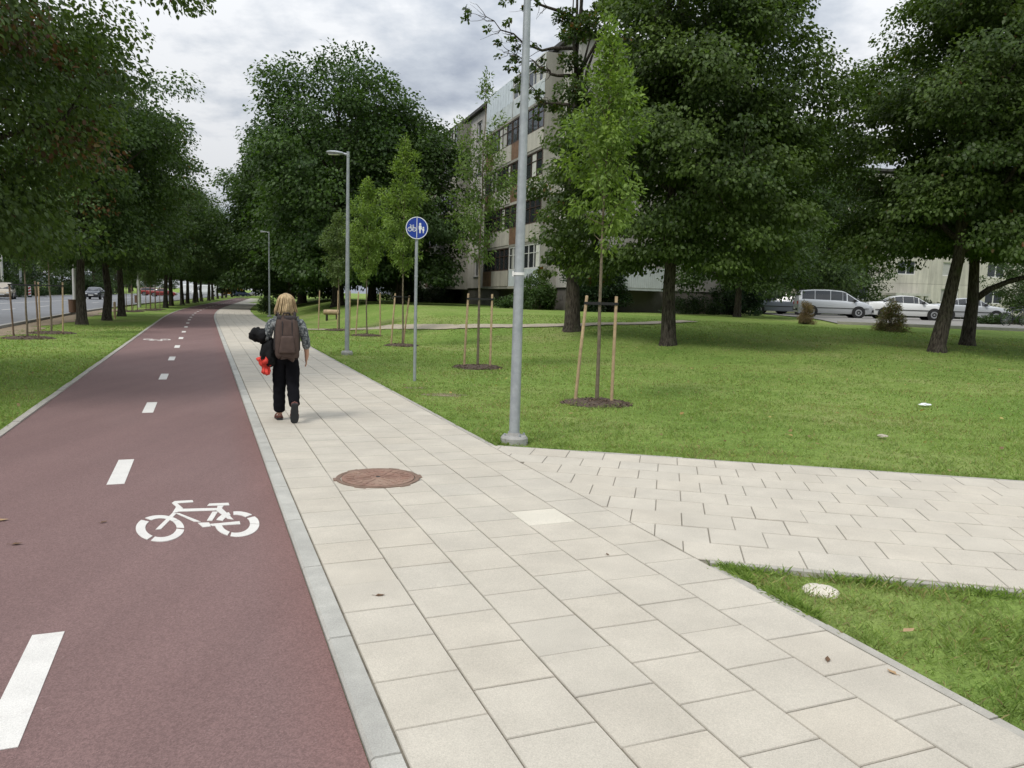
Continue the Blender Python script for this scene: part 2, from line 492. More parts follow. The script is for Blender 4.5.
# ------------------------------------------------------------------ footpath: single slabs with open joints
PIT, GAP = 0.376, 0.0052
W0 = KW + 0.006
NROW = 6
W1 = W0 + NROW * PIT
def clip(poly, nx_, ny_, c):        # keep nx*x + ny*y >= c
    out = []
    for i in range(len(poly)):
        a, b_ = poly[i], poly[(i + 1) % len(poly)]
        da, db = nx_ * a[0] + ny_ * a[1] - c, nx_ * b_[0] + ny_ * b_[1] - c
        if da >= 0: out.append(a)
        if (da >= 0) != (db >= 0):
            t = da / (da - db); out.append((a[0] + (b_[0] - a[0]) * t, a[1] + (b_[1] - a[1]) * t))
    return out
def slab(mb, poly, z, col, ch=0.004):
    n = len(poly)
    if n < 3: return
    cx = sum(p[0] for p in poly) / n; cy = sum(p[1] for p in poly) / n
    area = 0.5 * abs(sum(poly[i][0] * poly[(i+1) % n][1] - poly[(i+1) % n][0] * poly[i][1] for i in range(n)))
    if area < 0.002: return
    k = 1 - 2 * ch / max(0.1, math.sqrt(area))
    tx, ty = rnd.gauss(0, .0022), rnd.gauss(0, .0022)
    top = [(cx + (p[0] - cx) * k, cy + (p[1] - cy) * k, z + (p[0] - cx) * tx + (p[1] - cy) * ty) for p in poly]
    mid = [(p[0], p[1], z - 0.004 + (p[0] - cx) * tx + (p[1] - cy) * ty) for p in poly]
    bot = [(p[0], p[1], z - 0.035) for p in poly]
    mb.add(top, [tuple(range(n))], col)
    dirty = tuple(c * .80 for c in col); b0 = len(mb.v) - n
    mb.v += mid + bot
    for fs_ in ([(b0 + n + i, b0 + n + (i+1) % n, b0 + (i+1) % n, b0 + i) for i in range(n)], [(b0 + 2*n + i, b0 + 2*n + (i+1) % n, b0 + n + (i+1) % n, b0 + n + i) for i in range(n)]):
        for f in fs_: mb.f.append(f); mb.c.append(dirty)
def slabcol():
    v = rnd.gauss(0.98, 0.012); h = rnd.gauss(0, 0.004)
    return (v * (1 + h), v, v * (1 - h * 1.3))
light = at(532, 514); seen_light = False
man = at(378, 482)
mb = MB()
for r_ in range(NROW):
    w0, w1 = W0 + r_ * PIT + GAP / 2, W0 + (r_ + 1) * PIT - GAP / 2
    s = -7.0 + (PIT / 2 if r_ % 2 else 0)
    while s < 58:
        a, b_ = s + GAP / 2, s + PIT - GAP / 2
        q = [P(a, w0), P(a, w1), P(b_, w1), P(b_, w0)]
        cx = sum(p[0] for p in q) / 4; cy = sum(p[1] for p in q) / 4
        col = slabcol()
        if math.hypot(cx - light.x, cy - light.y) < 0.27 and not seen_light: col = (1.20, 1.22, 1.22); seen_light = True
        if math.hypot(cx - man.x, cy - man.y) > 0.22:
            slab(mb, q, 0.034 + rnd.gauss(0, .0008), col)
        s += PIT
ss = np.arange(58, 300, 2.0)
for i in range(len(ss) - 1):
    q = [P(ss[i], W0), P(ss[i], W1), P(ss[i+1], W1), P(ss[i+1], W0)]
    mb.face([(p[0], p[1], 0.034) for p in q], (0.97, 0.97, 0.97))
# side path branching off to the right
SA = Vector((-0.11, 8.30)); SB = Vector((4.97, 7.29)); su = (SB - SA).normalized(); sv = Vector((su.y, -su.x))   # sv points towards the camera
SN = Vector((1.26, 4.74)); SWD = (SN - SA).dot(sv)
nl = Vector((math.cos(_TH[0]), math.sin(_TH[0])))         # right-hand normal of the lane
cl = nl.dot(Vector(P(0, W1 + 0.004)))
nrow = 9; pr = SWD / nrow
for r_ in range(nrow):
    k = -6.0 + (0.5 if r_ % 2 else 0) * PIT + rnd.uniform(-.012, .012)
    while k < 26:
        a, b_ = k + GAP / 2 - .0008, k + PIT - GAP / 2 + .0008
        f0, f1 = r_ * pr + GAP / 2, (r_ + 1) * pr - GAP / 2
        q = [SA + su * a + sv * f0, SA + su * b_ + sv * f0, SA + su * b_ + sv * f1, SA + su * a + sv * f1]
        q = clip([(p.x, p.y) for p in q], nl.x, nl.y, cl)
        if q: slab(mb, q, 0.034 + rnd.gauss(0, .0012), tuple(c * 1.03 for c in slabcol()))
        k += PIT
path = tag(mb.build('footpath', M['slab'], fix=True), kind='structure')
mb = MB()
ss = np.arange(-7, 58.1, 1)
for i in range(len(ss) - 1):
    q = [P(ss[i], KW), P(ss[i], W1 + .01), P(ss[i+1], W1 + .01), P(ss[i+1], KW)]
    mb.face([(p[0], p[1], 0.0255) for p in q])
q = clip([tuple(SA + su * -5), tuple(SA + su * 26), tuple(SA + su * 26 + sv * SWD), tuple(SA + su * -5 + sv * SWD)], nl.x, nl.y, cl + .008)
mb.face([(p[0], p[1], 0.0265) for p in q])
tag(mb.build('footpath_bedding', M['joint'], fix=False), kind='structure')

# narrow edging between paving and lawn
def edge_run(mb, pts, wd, side):
    for i in range(len(pts) - 1):
        a, b_ = Vector(pts[i]), Vector(pts[i+1]); d = (b_ - a).normalized(); n_ = Vector((-d.y, d.x)) * side
        a2, b2 = a + d * 0.003, b_ - d * 0.003
        q = [a2, b2, b2 + n_ * wd, a2 + n_ * wd]; zz = 0.031 + rnd.uniform(-.005, .002)
        mb.add([(p.x, p.y, -.03) for p in q] + [(p.x, p.y, zz) for p in q], [(4, 5, 6, 7), (0, 1, 5, 4), (1, 2, 6, 5), (2, 3, 7, 6), (3, 0, 4, 7)])
mb = MB()
s_near = (Vector(SN) - Vector(P(0, 0))).dot(Vector((-nl.y, nl.x))) ; s_far = (SA - Vector(P(0, 0))).dot(Vector((-nl.y, nl.x)))
edge_run(mb, [P(s, W1 + .004) for s in np.linspace(-7, s_near - 0.1, 10)], 0.055, -1)
edge_run(mb, [P(s, W1 + .004) for s in np.arange(s_far + 0.0, 58, 1.0)], 0.055, -1)
kf = (cl + 0.06 - nl.dot(SA)) / nl.dot(su)
edge_run(mb, [SA + su * k for k in np.arange(kf, 26, 1.0)], 0.06, 1)
kn = (cl + 0.06 - nl.dot(SA + sv * SWD)) / nl.dot(su)
edge_run(mb, [SA + sv * SWD + su * k for k in np.arange(kn, 26, 1.0)], 0.05, -1)
tag(mb.build('footpath_edging', M['edging']), kind='structure')

# manhole cover
mh = thing('manhole_cover', (man.x, man.y, 0.03), 'rusty round cast iron manhole cover set in the paving slabs', 'manhole cover')
M['rust'] = surf('rusty_iron', (0.245, 0.145, 0.108), 0.8, 0.2, 7, 0.3, 90, metal=0.05, second=((0.33, 0.235, 0.175), 0.45, 0.7), fine=0.2)
M['rust2'] = surf('dark_rusty_iron', (0.20, 0.135, 0.10), 0.85, 0.3, 9, 0.4, 90, metal=0.05, fine=0.2)
mb = MB(); mb.lathe([(0.36, -0.02), (0.365, 0.012), (0.345, 0.016), (0.325, 0.010), (0.32, -0.02)], 40)
for k in range(6):
    a = k * math.pi / 3 + .3
    Mx = Matrix.Rotation(a, 4, 'Z'); mb.box(0.345, 0.385, -0.05, 0.05, -0.02, 0.011, M=Mx)
mb.build('frame', M['rust2'], mh)
mb = MB(); mb.lathe([(0.316, -0.01), (0.316, 0.013), (0.29, 0.016), (0.285, 0.012), (0.20, 0.012), (0.195, 0.016), (0.18, 0.016), (0.175, 0.012), (0.05, 0.012), (0.045, 0.018), (0.0001, 0.018)], 48)
for k in range(24):
    a = k * math.pi / 12; Mx = Matrix.Rotation(a, 4, 'Z')
    mb.box(0.21, 0.275, -0.012, 0.012, 0.010, 0.0165, M=Mx)
    if k % 2: mb.box(0.07, 0.165, -0.01, 0.01, 0.010, 0.0165, M=Mx)
mb.build('lid', M['rust'], mh)
mb = MB(); mb.lathe([(0.020, 0.0), (0.020, 0.0195), (0.0001, 0.0195)], 12); mb.build('keyhole', M['strap'], mh)
# mortar fillet round the manhole (fills the cut slabs)
mb = MB(); ring = []
for k in range(48):
    a = 2 * math.pi * k / 48; ring.append((man.x + 0.53 * math.cos(a), man.y + 0.53 * math.sin(a), 0.0290))
mb.face(ring); tag(mb.build('manhole_surround', surf('mortar', (0.36, 0.335, 0.29), 0.9, 0.12, 6, 0.4, 90, world=True, fine=0.15), fix=False), kind='structure')

# ------------------------------------------------------------------ trodden path, road, lot
def ribbon(name, pts, wd, mat, dz=0.03, n=40):
    pts = [Vector((p[0], p[1])) for p in pts]
    mb = MB(); prev = None
    L = len(pts) - 1
    for i in range(n + 1):
        t = i / n * L; k = min(int(t), L - 1); p = pts[k].lerp(pts[k+1], t - k)
        d = (pts[k+1] - pts[k]).normalized(); nn = Vector((-d.y, d.x))
        w = wd * rnd.uniform(0.9, 1.1) / 2
        cur = [(p + nn * w * j) for j in (-1, -0.33, 0.33, 1)]
        cur = [(q.x, q.y, tz(q.x, q.y) + dz) for q in cur]
        if prev:
            for j in range(3): mb.face([prev[j], prev[j+1], cur[j+1], cur[j]])
        prev = cur
    return tag(mb.build(name, mat), kind='structure')
ribbon('trodden_path', [at(*p) for p in ((290, 329.5), (380, 328), (450, 327.5), (520, 326.5), (580, 325.5), (640, 324), (690, 321.5))], 0.95, M['sandpath'], 0.035, 90)
# dark-grey road beyond the verge, w from -7.4 to -25
mb = MB(); ss = np.arange(-30, 410, 4.0)
for i in range(len(ss) - 1):
    mb.face([(*P(ss[i], -25), .010), (*P(ss[i], -7.5), .010), (*P(ss[i+1], -7.5), .010), (*P(ss[i+1], -25), .010)])
road = tag(mb.build('road', M['asphalt'], fix=False), kind='structure')
mb = MB()
for i in range(len(ss) - 1):
    for w in (-25.15, -7.5): mb.box(0, 1, 0, 1, 0, 1, M=Matrix.Identity(4)) if False else None
    for (w0, w1) in ((-25.3, -25.0), (-7.5, -7.3)):
        q = [P(ss[i], w0), P(ss[i], w1), P(ss[i+1], w1), P(ss[i+1], w0)]
        mb.add([(p[0], p[1], -.02) for p in q] + [(p[0], p[1], .11) for p in q], [(4, 5, 6, 7), (0, 1, 5, 4), (1, 2, 6, 5), (2, 3, 7, 6), (3, 0, 4, 7)])
tag(mb.build('road_kerb', M['concrete']), kind='structure')
mb = MB()
for w in (-12.0, -16.2, -20.5):
    s = -20
    while s < 250:
        L_ = 3.0 if w != -16.2 else 9.0
        q = [P(s, w - .07), P(s, w + .07), P(s + L_, w + .07), P(s + L_, w - .07)]
        mb.face([(p[0], p[1], 0.015) for p in q]); s += 9.0
mb.build('road_line', M['paint'], road, fix=False)
# bare earth strip along the road
mb = MB(); ss = np.arange(-10, 60, 1.0)
wob = [0.35 * math.sin(i * 0.7) + 0.25 * math.sin(i * 1.9) + rnd.uniform(-.15, .15) for i in range(len(ss))]
for i in range(len(ss) - 1):
    mb.face([(*P(ss[i], -7.3), .012), (*P(ss[i], -6.1 + wob[i]), .012), (*P(ss[i+1], -6.1 + wob[i+1]), .012), (*P(ss[i+1], -7.3), .012)])
tag(mb.build('bare_verge', M['dirt'], fix=False), kind='structure')
# car park behind the lawn
la, lb = at(770, 321.5), at(1200, 338)
ld = (lb - la); ld.z = 0; ld.normalize(); lnrm = Vector((-ld.y, ld.x, 0))
mb = MB()
for i in range(2, 40):
    for j in range(22):
        q = [la + ld * (i * 1.5) + lnrm * (j * 1.5), la + ld * (i * 1.5 + 1.5) + lnrm * (j * 1.5), la + ld * (i * 1.5 + 1.5) + lnrm * (j * 1.5 + 1.5), la + ld * (i * 1.5) + lnrm * (j * 1.5 + 1.5)]
        mb.face([(p.x, p.y, tz(p.x, p.y) + 0.04) for p in q])
tag(mb.build('car_park', M['lot'], fix=False), kind='structure')
mb = MB()
for i in range(2, 40):
    q = [la + ld * (i * 1.5) - lnrm * .15, la + ld * (i * 1.5 + 1.5) - lnrm * .15, la + ld * (i * 1.5 + 1.5), la + ld * (i * 1.5)]
    mb.add([(p.x, p.y, tz(p.x, p.y) - .1) for p in q] + [(p.x, p.y, tz(p.x, p.y) + .13) for p in q], [(4, 5, 6, 7), (0, 1, 5, 4), (1, 2, 6, 5), (2, 3, 7, 6), (3, 0, 4, 7)])
tag(mb.build('car_park_kerb', M['edging']), kind='structure')

# ------------------------------------------------------------------ foliage
def leaf_mesh(name, pos, axis, nrm, size, col, mat, wide=0.36, fold=0.10):
    n = len(pos)
    axis = axis / (np.linalg.norm(axis, axis=1, keepdims=True) + 1e-9)
    side = np.cross(axis, nrm); side /= (np.linalg.norm(side, axis=1, keepdims=True) + 1e-9)
    nn = np.cross(side, axis)
    S = size[:, None]
    v = np.empty((n, 6, 3), np.float32)
    v[:, 0] = pos
    v[:, 1] = pos + axis * S * 0.22 + side * S * wide * .88 + nn * S * fold
    v[:, 2] = pos + axis * S * 0.62 + side * S * wide * .80 + nn * S * fold * .7
    v[:, 3] = pos + axis * S - nn * S * 0.08
    v[:, 4] = pos + axis * S * 0.62 - side * S * wide * .80 + nn * S * fold * .7
    v[:, 5] = pos + axis * S * 0.22 - side * S * wide * .88 + nn * S * fold
    me = bpy.data.meshes.new(name)
    me.vertices.add(n * 6); me.loops.add(n * 6); me.polygons.add(n)
    me.vertices.foreach_set('co', v.ravel())
    me.loops.foreach_set('vertex_index', np.arange(n * 6, dtype=np.int32))
    me.polygons.foreach_set('loop_start', np.arange(0, n * 6, 6, dtype=np.int32))
    at_ = me.attributes.new('tint', 'FLOAT_COLOR', 'FACE')
    at_.data.foreach_set('color', np.concatenate([col, np.ones((n, 1))], 1).astype(np.float32).ravel())
    me.materials.append(mat)
    me.update(calc_edges=True); me.validate()
    return me

def cluster_leaves(g, centres, radii, per, size, c1, c2, flat=0.5, droop=0.5, dry=0.0, drycol=(0.16, 0.085, 0.03), centre=None, sizevar=0.35, drypatch=0.0):
    """leaf positions spread through flattened clumps at the twig ends"""
    K = len(centres)
    cnt = np.maximum(3, (per * (radii / radii.mean()) ** 2 * g.uniform(.6, 1.4, K))).astype(int)
    ci = np.repeat(np.arange(K), cnt); n = len(ci)
    d = g.normal(size=(n, 3)); d /= np.linalg.norm(d, axis=1, keepdims=True)
    rr = g.uniform(0, 1, n) ** 0.45
    off = d * (rr * radii[ci])[:, None]; off[:, 2] *= flat
    off[:, 2] -= 0.25 * radii[ci] * rr ** 2 * (1 - np.abs(d[:, 2]))
    pos = centres[ci] + off
    ctr = pos.mean(0) if centre is None else centre
    outw = pos - ctr; outw[:, 2] *= 0.4; outw /= (np.linalg.norm(outw, axis=1, keepdims=True) + 1e-6)
    axis = outw * 0.6 + g.normal(size=(n, 3)) * 0.55 + d * 0.4; axis[:, 2] -= droop
    nrm = g.normal(size=(n, 3)) * 0.55 + outw * 0.45; nrm[:, 2] += 1.0
    sz = size * g.uniform(1 - sizevar, 1 + sizevar, n)
    t = np.clip(g.uniform(0, 1, K)[ci] * 0.6 + g.uniform(0, 1, n) * 0.4, 0, 1)[:, None]
    col = np.array(c1)[None] * (1 - t) + np.array(c2)[None] * t
    col = col * g.uniform(0.75, 1.25, (n, 1))
    if dry or drypatch:
        isd = (g.uniform(0, 1, n) < dry) | ((g.uniform(0, 1, K) < drypatch)[ci] & (g.uniform(0, 1, n) < .65))
        dc = np.array(drycol)[None] * g.uniform(.5, 1.5, (n, 1)) * np.stack([np.ones(n), g.uniform(.75, 1.4, n), np.ones(n)], 1)
        col = np.where(isd[:, None], dc, col)
    return pos, axis, nrm, sz, np.clip(col, 0.004, 0.6)

def wobbly(g, a, b, n, amp, sag=0.0):
    a = np.array(a, float); b = np.array(b, float); pts = []
    o = np.zeros(3)
    for i in range(n + 1):
        t = i / n
        o = o * 0.75 + g.normal(size=3) * amp
        p = a + (b - a) * t + o * math.sin(math.pi * min(1, t * .9 + .05)); p[2] += sag * math.sin(math.pi * t)
        pts.append(p)
    return pts

G1, G2 = (0.036, 0.070, 0.020), (0.100, 0.160, 0.042)

def big_tree(seed, H, r, base, tr, K=260, per=110, leaf=0.1, c1=G1, c2=G2, lean=(0, 0), crown_off=(0, 0), crad=0.75, top=0.6, prof=None,
             nl=13, bare=(), dry=0.0, drycol=(0.16, 0.085, 0.03), drypatch=0.0, lobes=0.2, flat=0.5, droop=0.5, side_limb=None, bulge=.42, twig=.6):
    g = np.random.default_rng(seed)
    top_pt = np.array([lean[0], lean[1], H * 0.9])
    tp = [np.array([0, 0, -0.15]), np.array([0, 0, 0.0]), np.array([0, 0, 0.25])]
    nseg = 9
    for i in range(1, nseg + 1):
        t = i / nseg
        z = 0.25 + (H * 0.9 - .25) * t
        tp.append(np.array([lean[0] * t ** 0.9, lean[1] * t, z]) + np.array([*(g.normal(size=2) * 0.10 * math.sin(math.pi * t)), 0]))
    rad = [tr * 1.55, tr * 1.3, tr * 1.05] + [tr * (1 - 0.93 * (i / nseg) ** 0.8) * (0.98) for i in range(1, nseg + 1)]
    mb = MB(); mb.tube(tp, rad, 12)
    ph = g.uniform(0, 6.28, 4)
    def env(t, a):
        if prof: rr = float(np.interp(t, prof[0], prof[1]))
        elif t >= bulge: rr = math.sqrt(max(0, 1 - ((t - bulge) / (1.02 - bulge)) ** 2))
        else: rr = 0.72 + 0.28 * t / bulge
        return r * rr * (1 + lobes * math.sin(3 * a + ph[0] + 4 * t) + lobes * .6 * math.sin(5 * a + ph[1] - 9 * t) + lobes * .5 * math.sin(2 * a + ph[2] + 14 * t))
    def axis_at(z):
        t = min(1, max(0, z / (H * .9)))
        return np.array([lean[0] * t + crown_off[0] * min(1, t * 2), lean[1] * t + crown_off[1] * min(1, t * 2)])
    limbpts = []
    for i in range(nl):
        t0 = (i + 0.5) / nl
        z0 = base * 0.85 + (H * 0.72 - base * .85) * t0 ** 1.1
        a = i * 2.399 + g.uniform(-.4, .4)
        t1 = min(0.95, t0 * 0.85 + g.uniform(.06, .2)); z1 = base + (H - base) * t1
        e = env(t1, a) * 0.82
        tt = min(1, z0 / (H * .9)); st = np.array([lean[0] * tt, lean[1] * tt, z0])
        c2_ = axis_at(z1)
        en = np.array([c2_[0] + e * math.cos(a), c2_[1] + e * math.sin(a), z1])
        pts = wobbly(g, st, en, 7, 0.07 * r / 4, 0.25)
        r0 = tr * 0.46 * (1 - 0.6 * t0)
        mb.tube(pts, [r0 * (1 - 0.88 * k / 7) for k in range(8)], 6)
        limbpts += pts[2:]
    if side_limb is not None:
        pts = [np.array(p, float) for p in side_limb[0]]
        mb.tube(pts, [side_limb[1] * (1 - 0.7 * k / (len(pts) - 1)) for k in range(len(pts))], 8); limbpts += pts[1:]
    tops = [np.array(p) for p in tp[5:]]
    LP = np.array(limbpts + tops)
    cs = []
    while len(cs) < K:
        t = g.uniform(0, 1); a = g.uniform(0, 2 * math.pi)
        e = env(t, a)
        if g.uniform(0, 1) > min(1.0, (e / r) ** 1.3 + .05): continue
        z = base + (H - base) * t
        rho = e * g.uniform(0, 1) ** 0.42
        c_ = axis_at(z)
        cs.append([c_[0] + rho * math.cos(a), c_[1] + rho * math.sin(a), z + g.normal() * 0.15 - 0.10 * rho])
    cs = np.array(cs); cr = crad * g.uniform(.6, 1.35, K)
    extra = []
    for (z0, ex, ey, ez) in bare:       # half-bare limbs with a few leaves at the tips
        tt = min(1, z0 / (H * .9)); st = np.array([lean[0] * tt, lean[1] * tt, z0]); en = st + np.array([ex, ey, ez])
        pts = wobbly(g, st, en, 9, .12, -.25)
        mb.tube(pts, [.075 * (1 - .9 * q_ / 9) for q_ in range(10)], 5)
        for q_ in range(3, 10):
            for _ in range(3):
                e2 = pts[q_] + np.array([ex * g.uniform(.02, .3), g.normal() * .5, g.uniform(-.5, .5)])
                mb.tube(wobbly(g, pts[q_], e2, 4, .06), [.016, .012, .009, .006, .003], 3, caps=False)
                if g.uniform() < .5: extra.append(e2)
    for i in range(K):
        if g.uniform() < twig:
            j = np.argmin(((LP - cs[i]) ** 2).sum(1))
            if np.linalg.norm(LP[j] - cs[i]) > 1.5: continue
            pts = wobbly(g, LP[j], cs[i], 3, 0.05, 0.08)
            mb.tube(pts, [0.028, 0.02, 0.014, 0.006], 3, caps=False)
    if extra:
        cs = np.concatenate([cs, np.array(extra)]); cr = np.concatenate([cr, np.full(len(extra), .16)])
    p = cluster_leaves(g, cs, cr, per, leaf, c1, c2, flat, droop, dry, drycol, centre=np.array([*axis_at(H * .5), base + (H - base) * .45]), drypatch=drypatch)
    tm = mb.mesh('trunk', M['bark'], smooth=True, fix=False)
    cm = leaf_mesh('crown', *p, M['leaf'])
    return tm, cm

def plant_tree(name, meshes, loc, label, cat='tree', group=None, rz=0.0, sc=1.0, scz=None):
    t = thing(name, loc, label, cat, group, rz)
    t.scale = (sc, sc, scz or sc)
    link('trunk', meshes[0], t); link('crown', meshes[1], t)
    return t

# --- the row of mature lindens between cycle lane and road
linden_a = big_tree(11, 13.0, 4.15, 2.7, 0.30, K=360, per=380, leaf=0.085, c1=(0.044, 0.078, 0.022), c2=(0.120, 0.175, 0.046), crad=0.85, dry=0.006, drypatch=0.15, drycol=(0.13, 0.075, 0.038), droop=0.75, lobes=.14)
linden_b = big_tree(12, 12.0, 4.0, 3.1, 0.21, K=230, per=190, leaf=0.13, crad=0.95, dry=0.004, drypatch=.02, droop=.65)
linden_c = big_tree(13, 11.4, 3.7, 3.2, 0.20, K=210, per=160, leaf=0.145, crad=0.95, dry=0.003, droop=.65, c1=(0.036, 0.068, 0.022), c2=(0.092, 0.145, 0.042))
n1 = P(12.2, -5.6)
plant_tree('linden_tree', linden_a, (n1[0], n1[1], 0), 'big linden with browning leaves overhanging the verge, its crown filling the upper left corner', group='mature lindens along the road', rz=0.4)
row = 'mature lindens along the road'
q = at(82, 324.5); plant_tree('linden_tree', linden_b, q, 'thick grey-barked linden beside the brown bin on the verge, bark lit paler than its neighbours', group=row, rz=1.0)
q = at(107, 320.5); plant_tree('linden_tree', linden_c, q, 'very dark slightly leaning linden trunk next to the short yellowish post', group=row, rz=2.2)
q = at(121.7, 316.3); plant_tree('linden_tree', linden_b, q, 'dark straight linden just before the row of thin staked saplings on the verge', group=row, rz=3.6, sc=.97)
s = 66.0; k = 0
while s < 260:
    x, y = P(s, -4.4 + rnd.uniform(-.3, .3))
    plant_tree('linden_tree', (linden_c, linden_b)[k % 2], (x, y, 0), 'dark linden in the distant part of the roadside row beyond the thin staked saplings', group='distant lindens along the road', rz=k * 1.7, sc=rnd.uniform(.9, 1.05))
    s += rnd.uniform(5.5, 8.5) if s < 120 else rnd.uniform(9, 14); k += 1

# --- far side of the road and beyond the end of the lane
bg_a = big_tree(21, 14, 5.2, 2.2, 0.35, K=170, per=60, leaf=0.26, crad=1.15, twig=.2, c1=(0.024, 0.044, 0.018), c2=(0.06, 0.092, 0.034))
bg_b = big_tree(22, 16, 4.6, 2.8, 0.35, K=170, per=60, leaf=0.26, crad=1.1, twig=.2, c1=(0.028, 0.05, 0.018), c2=(0.075, 0.105, 0.034))
k = 0
for s in (28, 37, 47, 56, 66, 77, 88, 100, 114, 130, 148, 168, 190, 215, 245, 280):
    for w in (-30.5, -41):
        x, y = P(s + rnd.uniform(-2, 2) + (4 if w < -35 else 0), w + rnd.uniform(-2, 2))
        plant_tree('roadside_tree', (bg_a, bg_b)[(k + (w < -35)) % 2], (x, y, 0), 'leafy tree in the dense dark belt across the road' if w > -35 else 'tree in the back row of the belt across the road, seen between nearer trunks',
                   group='trees across the road' if w > -35 else 'back row of trees across the road', rz=k * 1.3, sc=rnd.uniform(.8, 1.0))
        k += 1
for (s, w, sc_) in ((150, 9, .85), (172, 11, .9), (200, 8, .9), (230, 12, 1.0), (262, 6, 1.0), (300, -2, 1.0), (318, -12, 1.1), (330, 8, 1.1), (345, -24, 1.1)):
    x, y = P(s, w)
    plant_tree('distant_tree', (bg_a, bg_b)[k % 2], (x, y, tz(x, y)), 'hazy green tree closing the view at the far end of the path', group='trees at the end of the path', rz=k * 1.1, sc=sc_); k += 1

# --- the dark maples left of the apartment block
maple_a = big_tree(31, 14.6, 5.4, 2.0, 0.36, K=260, per=190, leaf=0.19, crad=1.25, c1=(0.028, 0.060, 0.016), c2=(0.082, 0.142, 0.032), droop=.6, bulge=.35, twig=.3)
maple_b = big_tree(32, 12.8, 4.6, 1.6, 0.30, K=220, per=180, leaf=0.19, crad=1.2, c1=(0.025, 0.052, 0.014), c2=(0.068, 0.116, 0.026), droop=.6, bulge=.35, twig=.3)
grp = 'dark maples on the far lawn'
q = at_d(338, 53); plant_tree('maple_tree', maple_a, q, 'largest dark maple, thick trunk rising behind the log bench', group=grp, rz=.3, sc=1.14)
q = at_d(291, 66); plant_tree('maple_tree', maple_b, q, 'dark maple whose crown overhangs the footpath behind the walking woman', group=grp, rz=1.3, sc=1.12)
q = at_d(400, 54); plant_tree('maple_tree', maple_b, q, 'dark maple nearest the apartment block, behind the round blue sign', group=grp, rz=2.9, sc=1.04)
q = at_d(302, 74); plant_tree('maple_tree', maple_a, q, 'dark maple at the back, its trunk seen beside the small distant lamp', group=grp, rz=4.1, sc=1.2)
q = at_d(372, 66); plant_tree('maple_tree', maple_a, q, 'dark maple at the back of the clump, behind the pale green saplings', group=grp, rz=5.2, sc=1.05)
q = at_d(266, 84); plant_tree('maple_tree', maple_b, q, 'slim dark maple at the path edge, farthest of the clump', group=grp, rz=.9, sc=.95)

# --- right-hand lawn trees
r1 = big_tree(41, 14.0, 4.0, 2.75, 0.235, K=400, per=340, leaf=0.115, crad=0.92, flat=.42, c1=(0.038, 0.068, 0.018), c2=(0.115, 0.170, 0.040), lean=(-0.1, .3), crown_off=(0.85, .4), droop=.7, bulge=.32)
q = at(668, 345); plant_tree('linden_tree', r1, q, 'dense dark linden with a slightly leaning trunk in the middle of the right-hand lawn', group='lindens on the lawn', rz=0)
r3 = big_tree(43, 14.0, 4.2, 3.3, 0.24, K=350, per=330, leaf=0.115, crad=0.92, flat=.42, c1=(0.038, 0.068, 0.018), c2=(0.115, 0.170, 0.040), lean=(1.7, .2), crown_off=(.25, .2), dry=.004, droop=.65, bulge=.38)
q = at(937, 352); plant_tree('linden_tree', r3, q, 'strongly leaning dark linden standing nearest the parked white saloon', group='lindens on the lawn')
r4 = big_tree(44, 13.0, 4.8, 3.4, 0.23, K=340, per=300, leaf=0.12, crad=0.95, flat=.42, c1=(0.038, 0.068, 0.018), c2=(0.115, 0.170, 0.040), lean=(.2, .3), crown_off=(1.2, 0), droop=.65,
              side_limb=([(0.02, 0, 1.5), (0.6, .05, 1.95), (1.3, .1, 2.25), (2.2, .1, 2.5), (3.2, .1, 3.0), (3.9, 0, 3.6)], 0.13))
q = at(967, 345); plant_tree('linden_tree', r4, q, 'upright dark linden with a long low limb reaching sideways towards the bicycle', group='lindens on the lawn')
# tall thin tree, half bare, before the corner of the block
r2 = big_tree(42, 14.8, 1.9, 2.2, 0.30, K=62, per=120, leaf=0.13, crad=0.6, c1=(0.032, 0.060, 0.018), c2=(0.095, 0.140, 0.036), lean=(-.3, .2), crown_off=(.7, 0), nl=16, lobes=.4,
              prof=([0, .35, .6, .75, 1], [.85, .9, .75, .6, .4]), dry=.04, twig=.5,
              bare=((9.2, -2.5, .2, 1.0), (10.3, -3.3, -.3, .9), (11.3, -3.0, .5, 1.6), (12.2, -2.2, 0, 1.8), (8.2, -2.0, .4, 1.1), (10.8, 2.2, .4, 1.6)))
q = at(572, 331); plant_tree('thin_tree', r2, q, 'tall thin half-bare tree with a dark trunk before the corner of the apartment block')

# background clumps between the block and the car park
b1 = big_tree(45, 12.5, 4.6, 1.9, 0.22, K=380, per=90, leaf=0.17, crad=0.9, c1=(0.032, 0.062, 0.020), c2=(0.088, 0.140, 0.038), droop=.5, bulge=.3, twig=.3)
q = at_d(800, 58); plant_tree('maple_tree', b1, q, 'broad green tree behind the silver minivan and grey estate car', rz=.5, sc=1.16)
q = at_d(738, 41); plant_tree('maple_tree', b1, q, 'dark bushy tree at the ivy-covered corner of the apartment block', rz=2.5, sc=.86)
q = at_d(838, 74); plant_tree('maple_tree', b1, q, 'green tree behind the parked cars, hiding the left part of the far block', rz=3.5, sc=1.0)
q = at_d(812, 70); plant_tree('maple_tree', bg_b, q, 'tall tree behind the silver minivan, left of the far block', rz=1.5, sc=.9)
q = at_d(1010, 43); plant_tree('small_tree', b1, q + Vector((1.5, 0, 0)), 'small tree with low fine foliage behind the bicycle at the photo edge', rz=1.1, sc=.55)

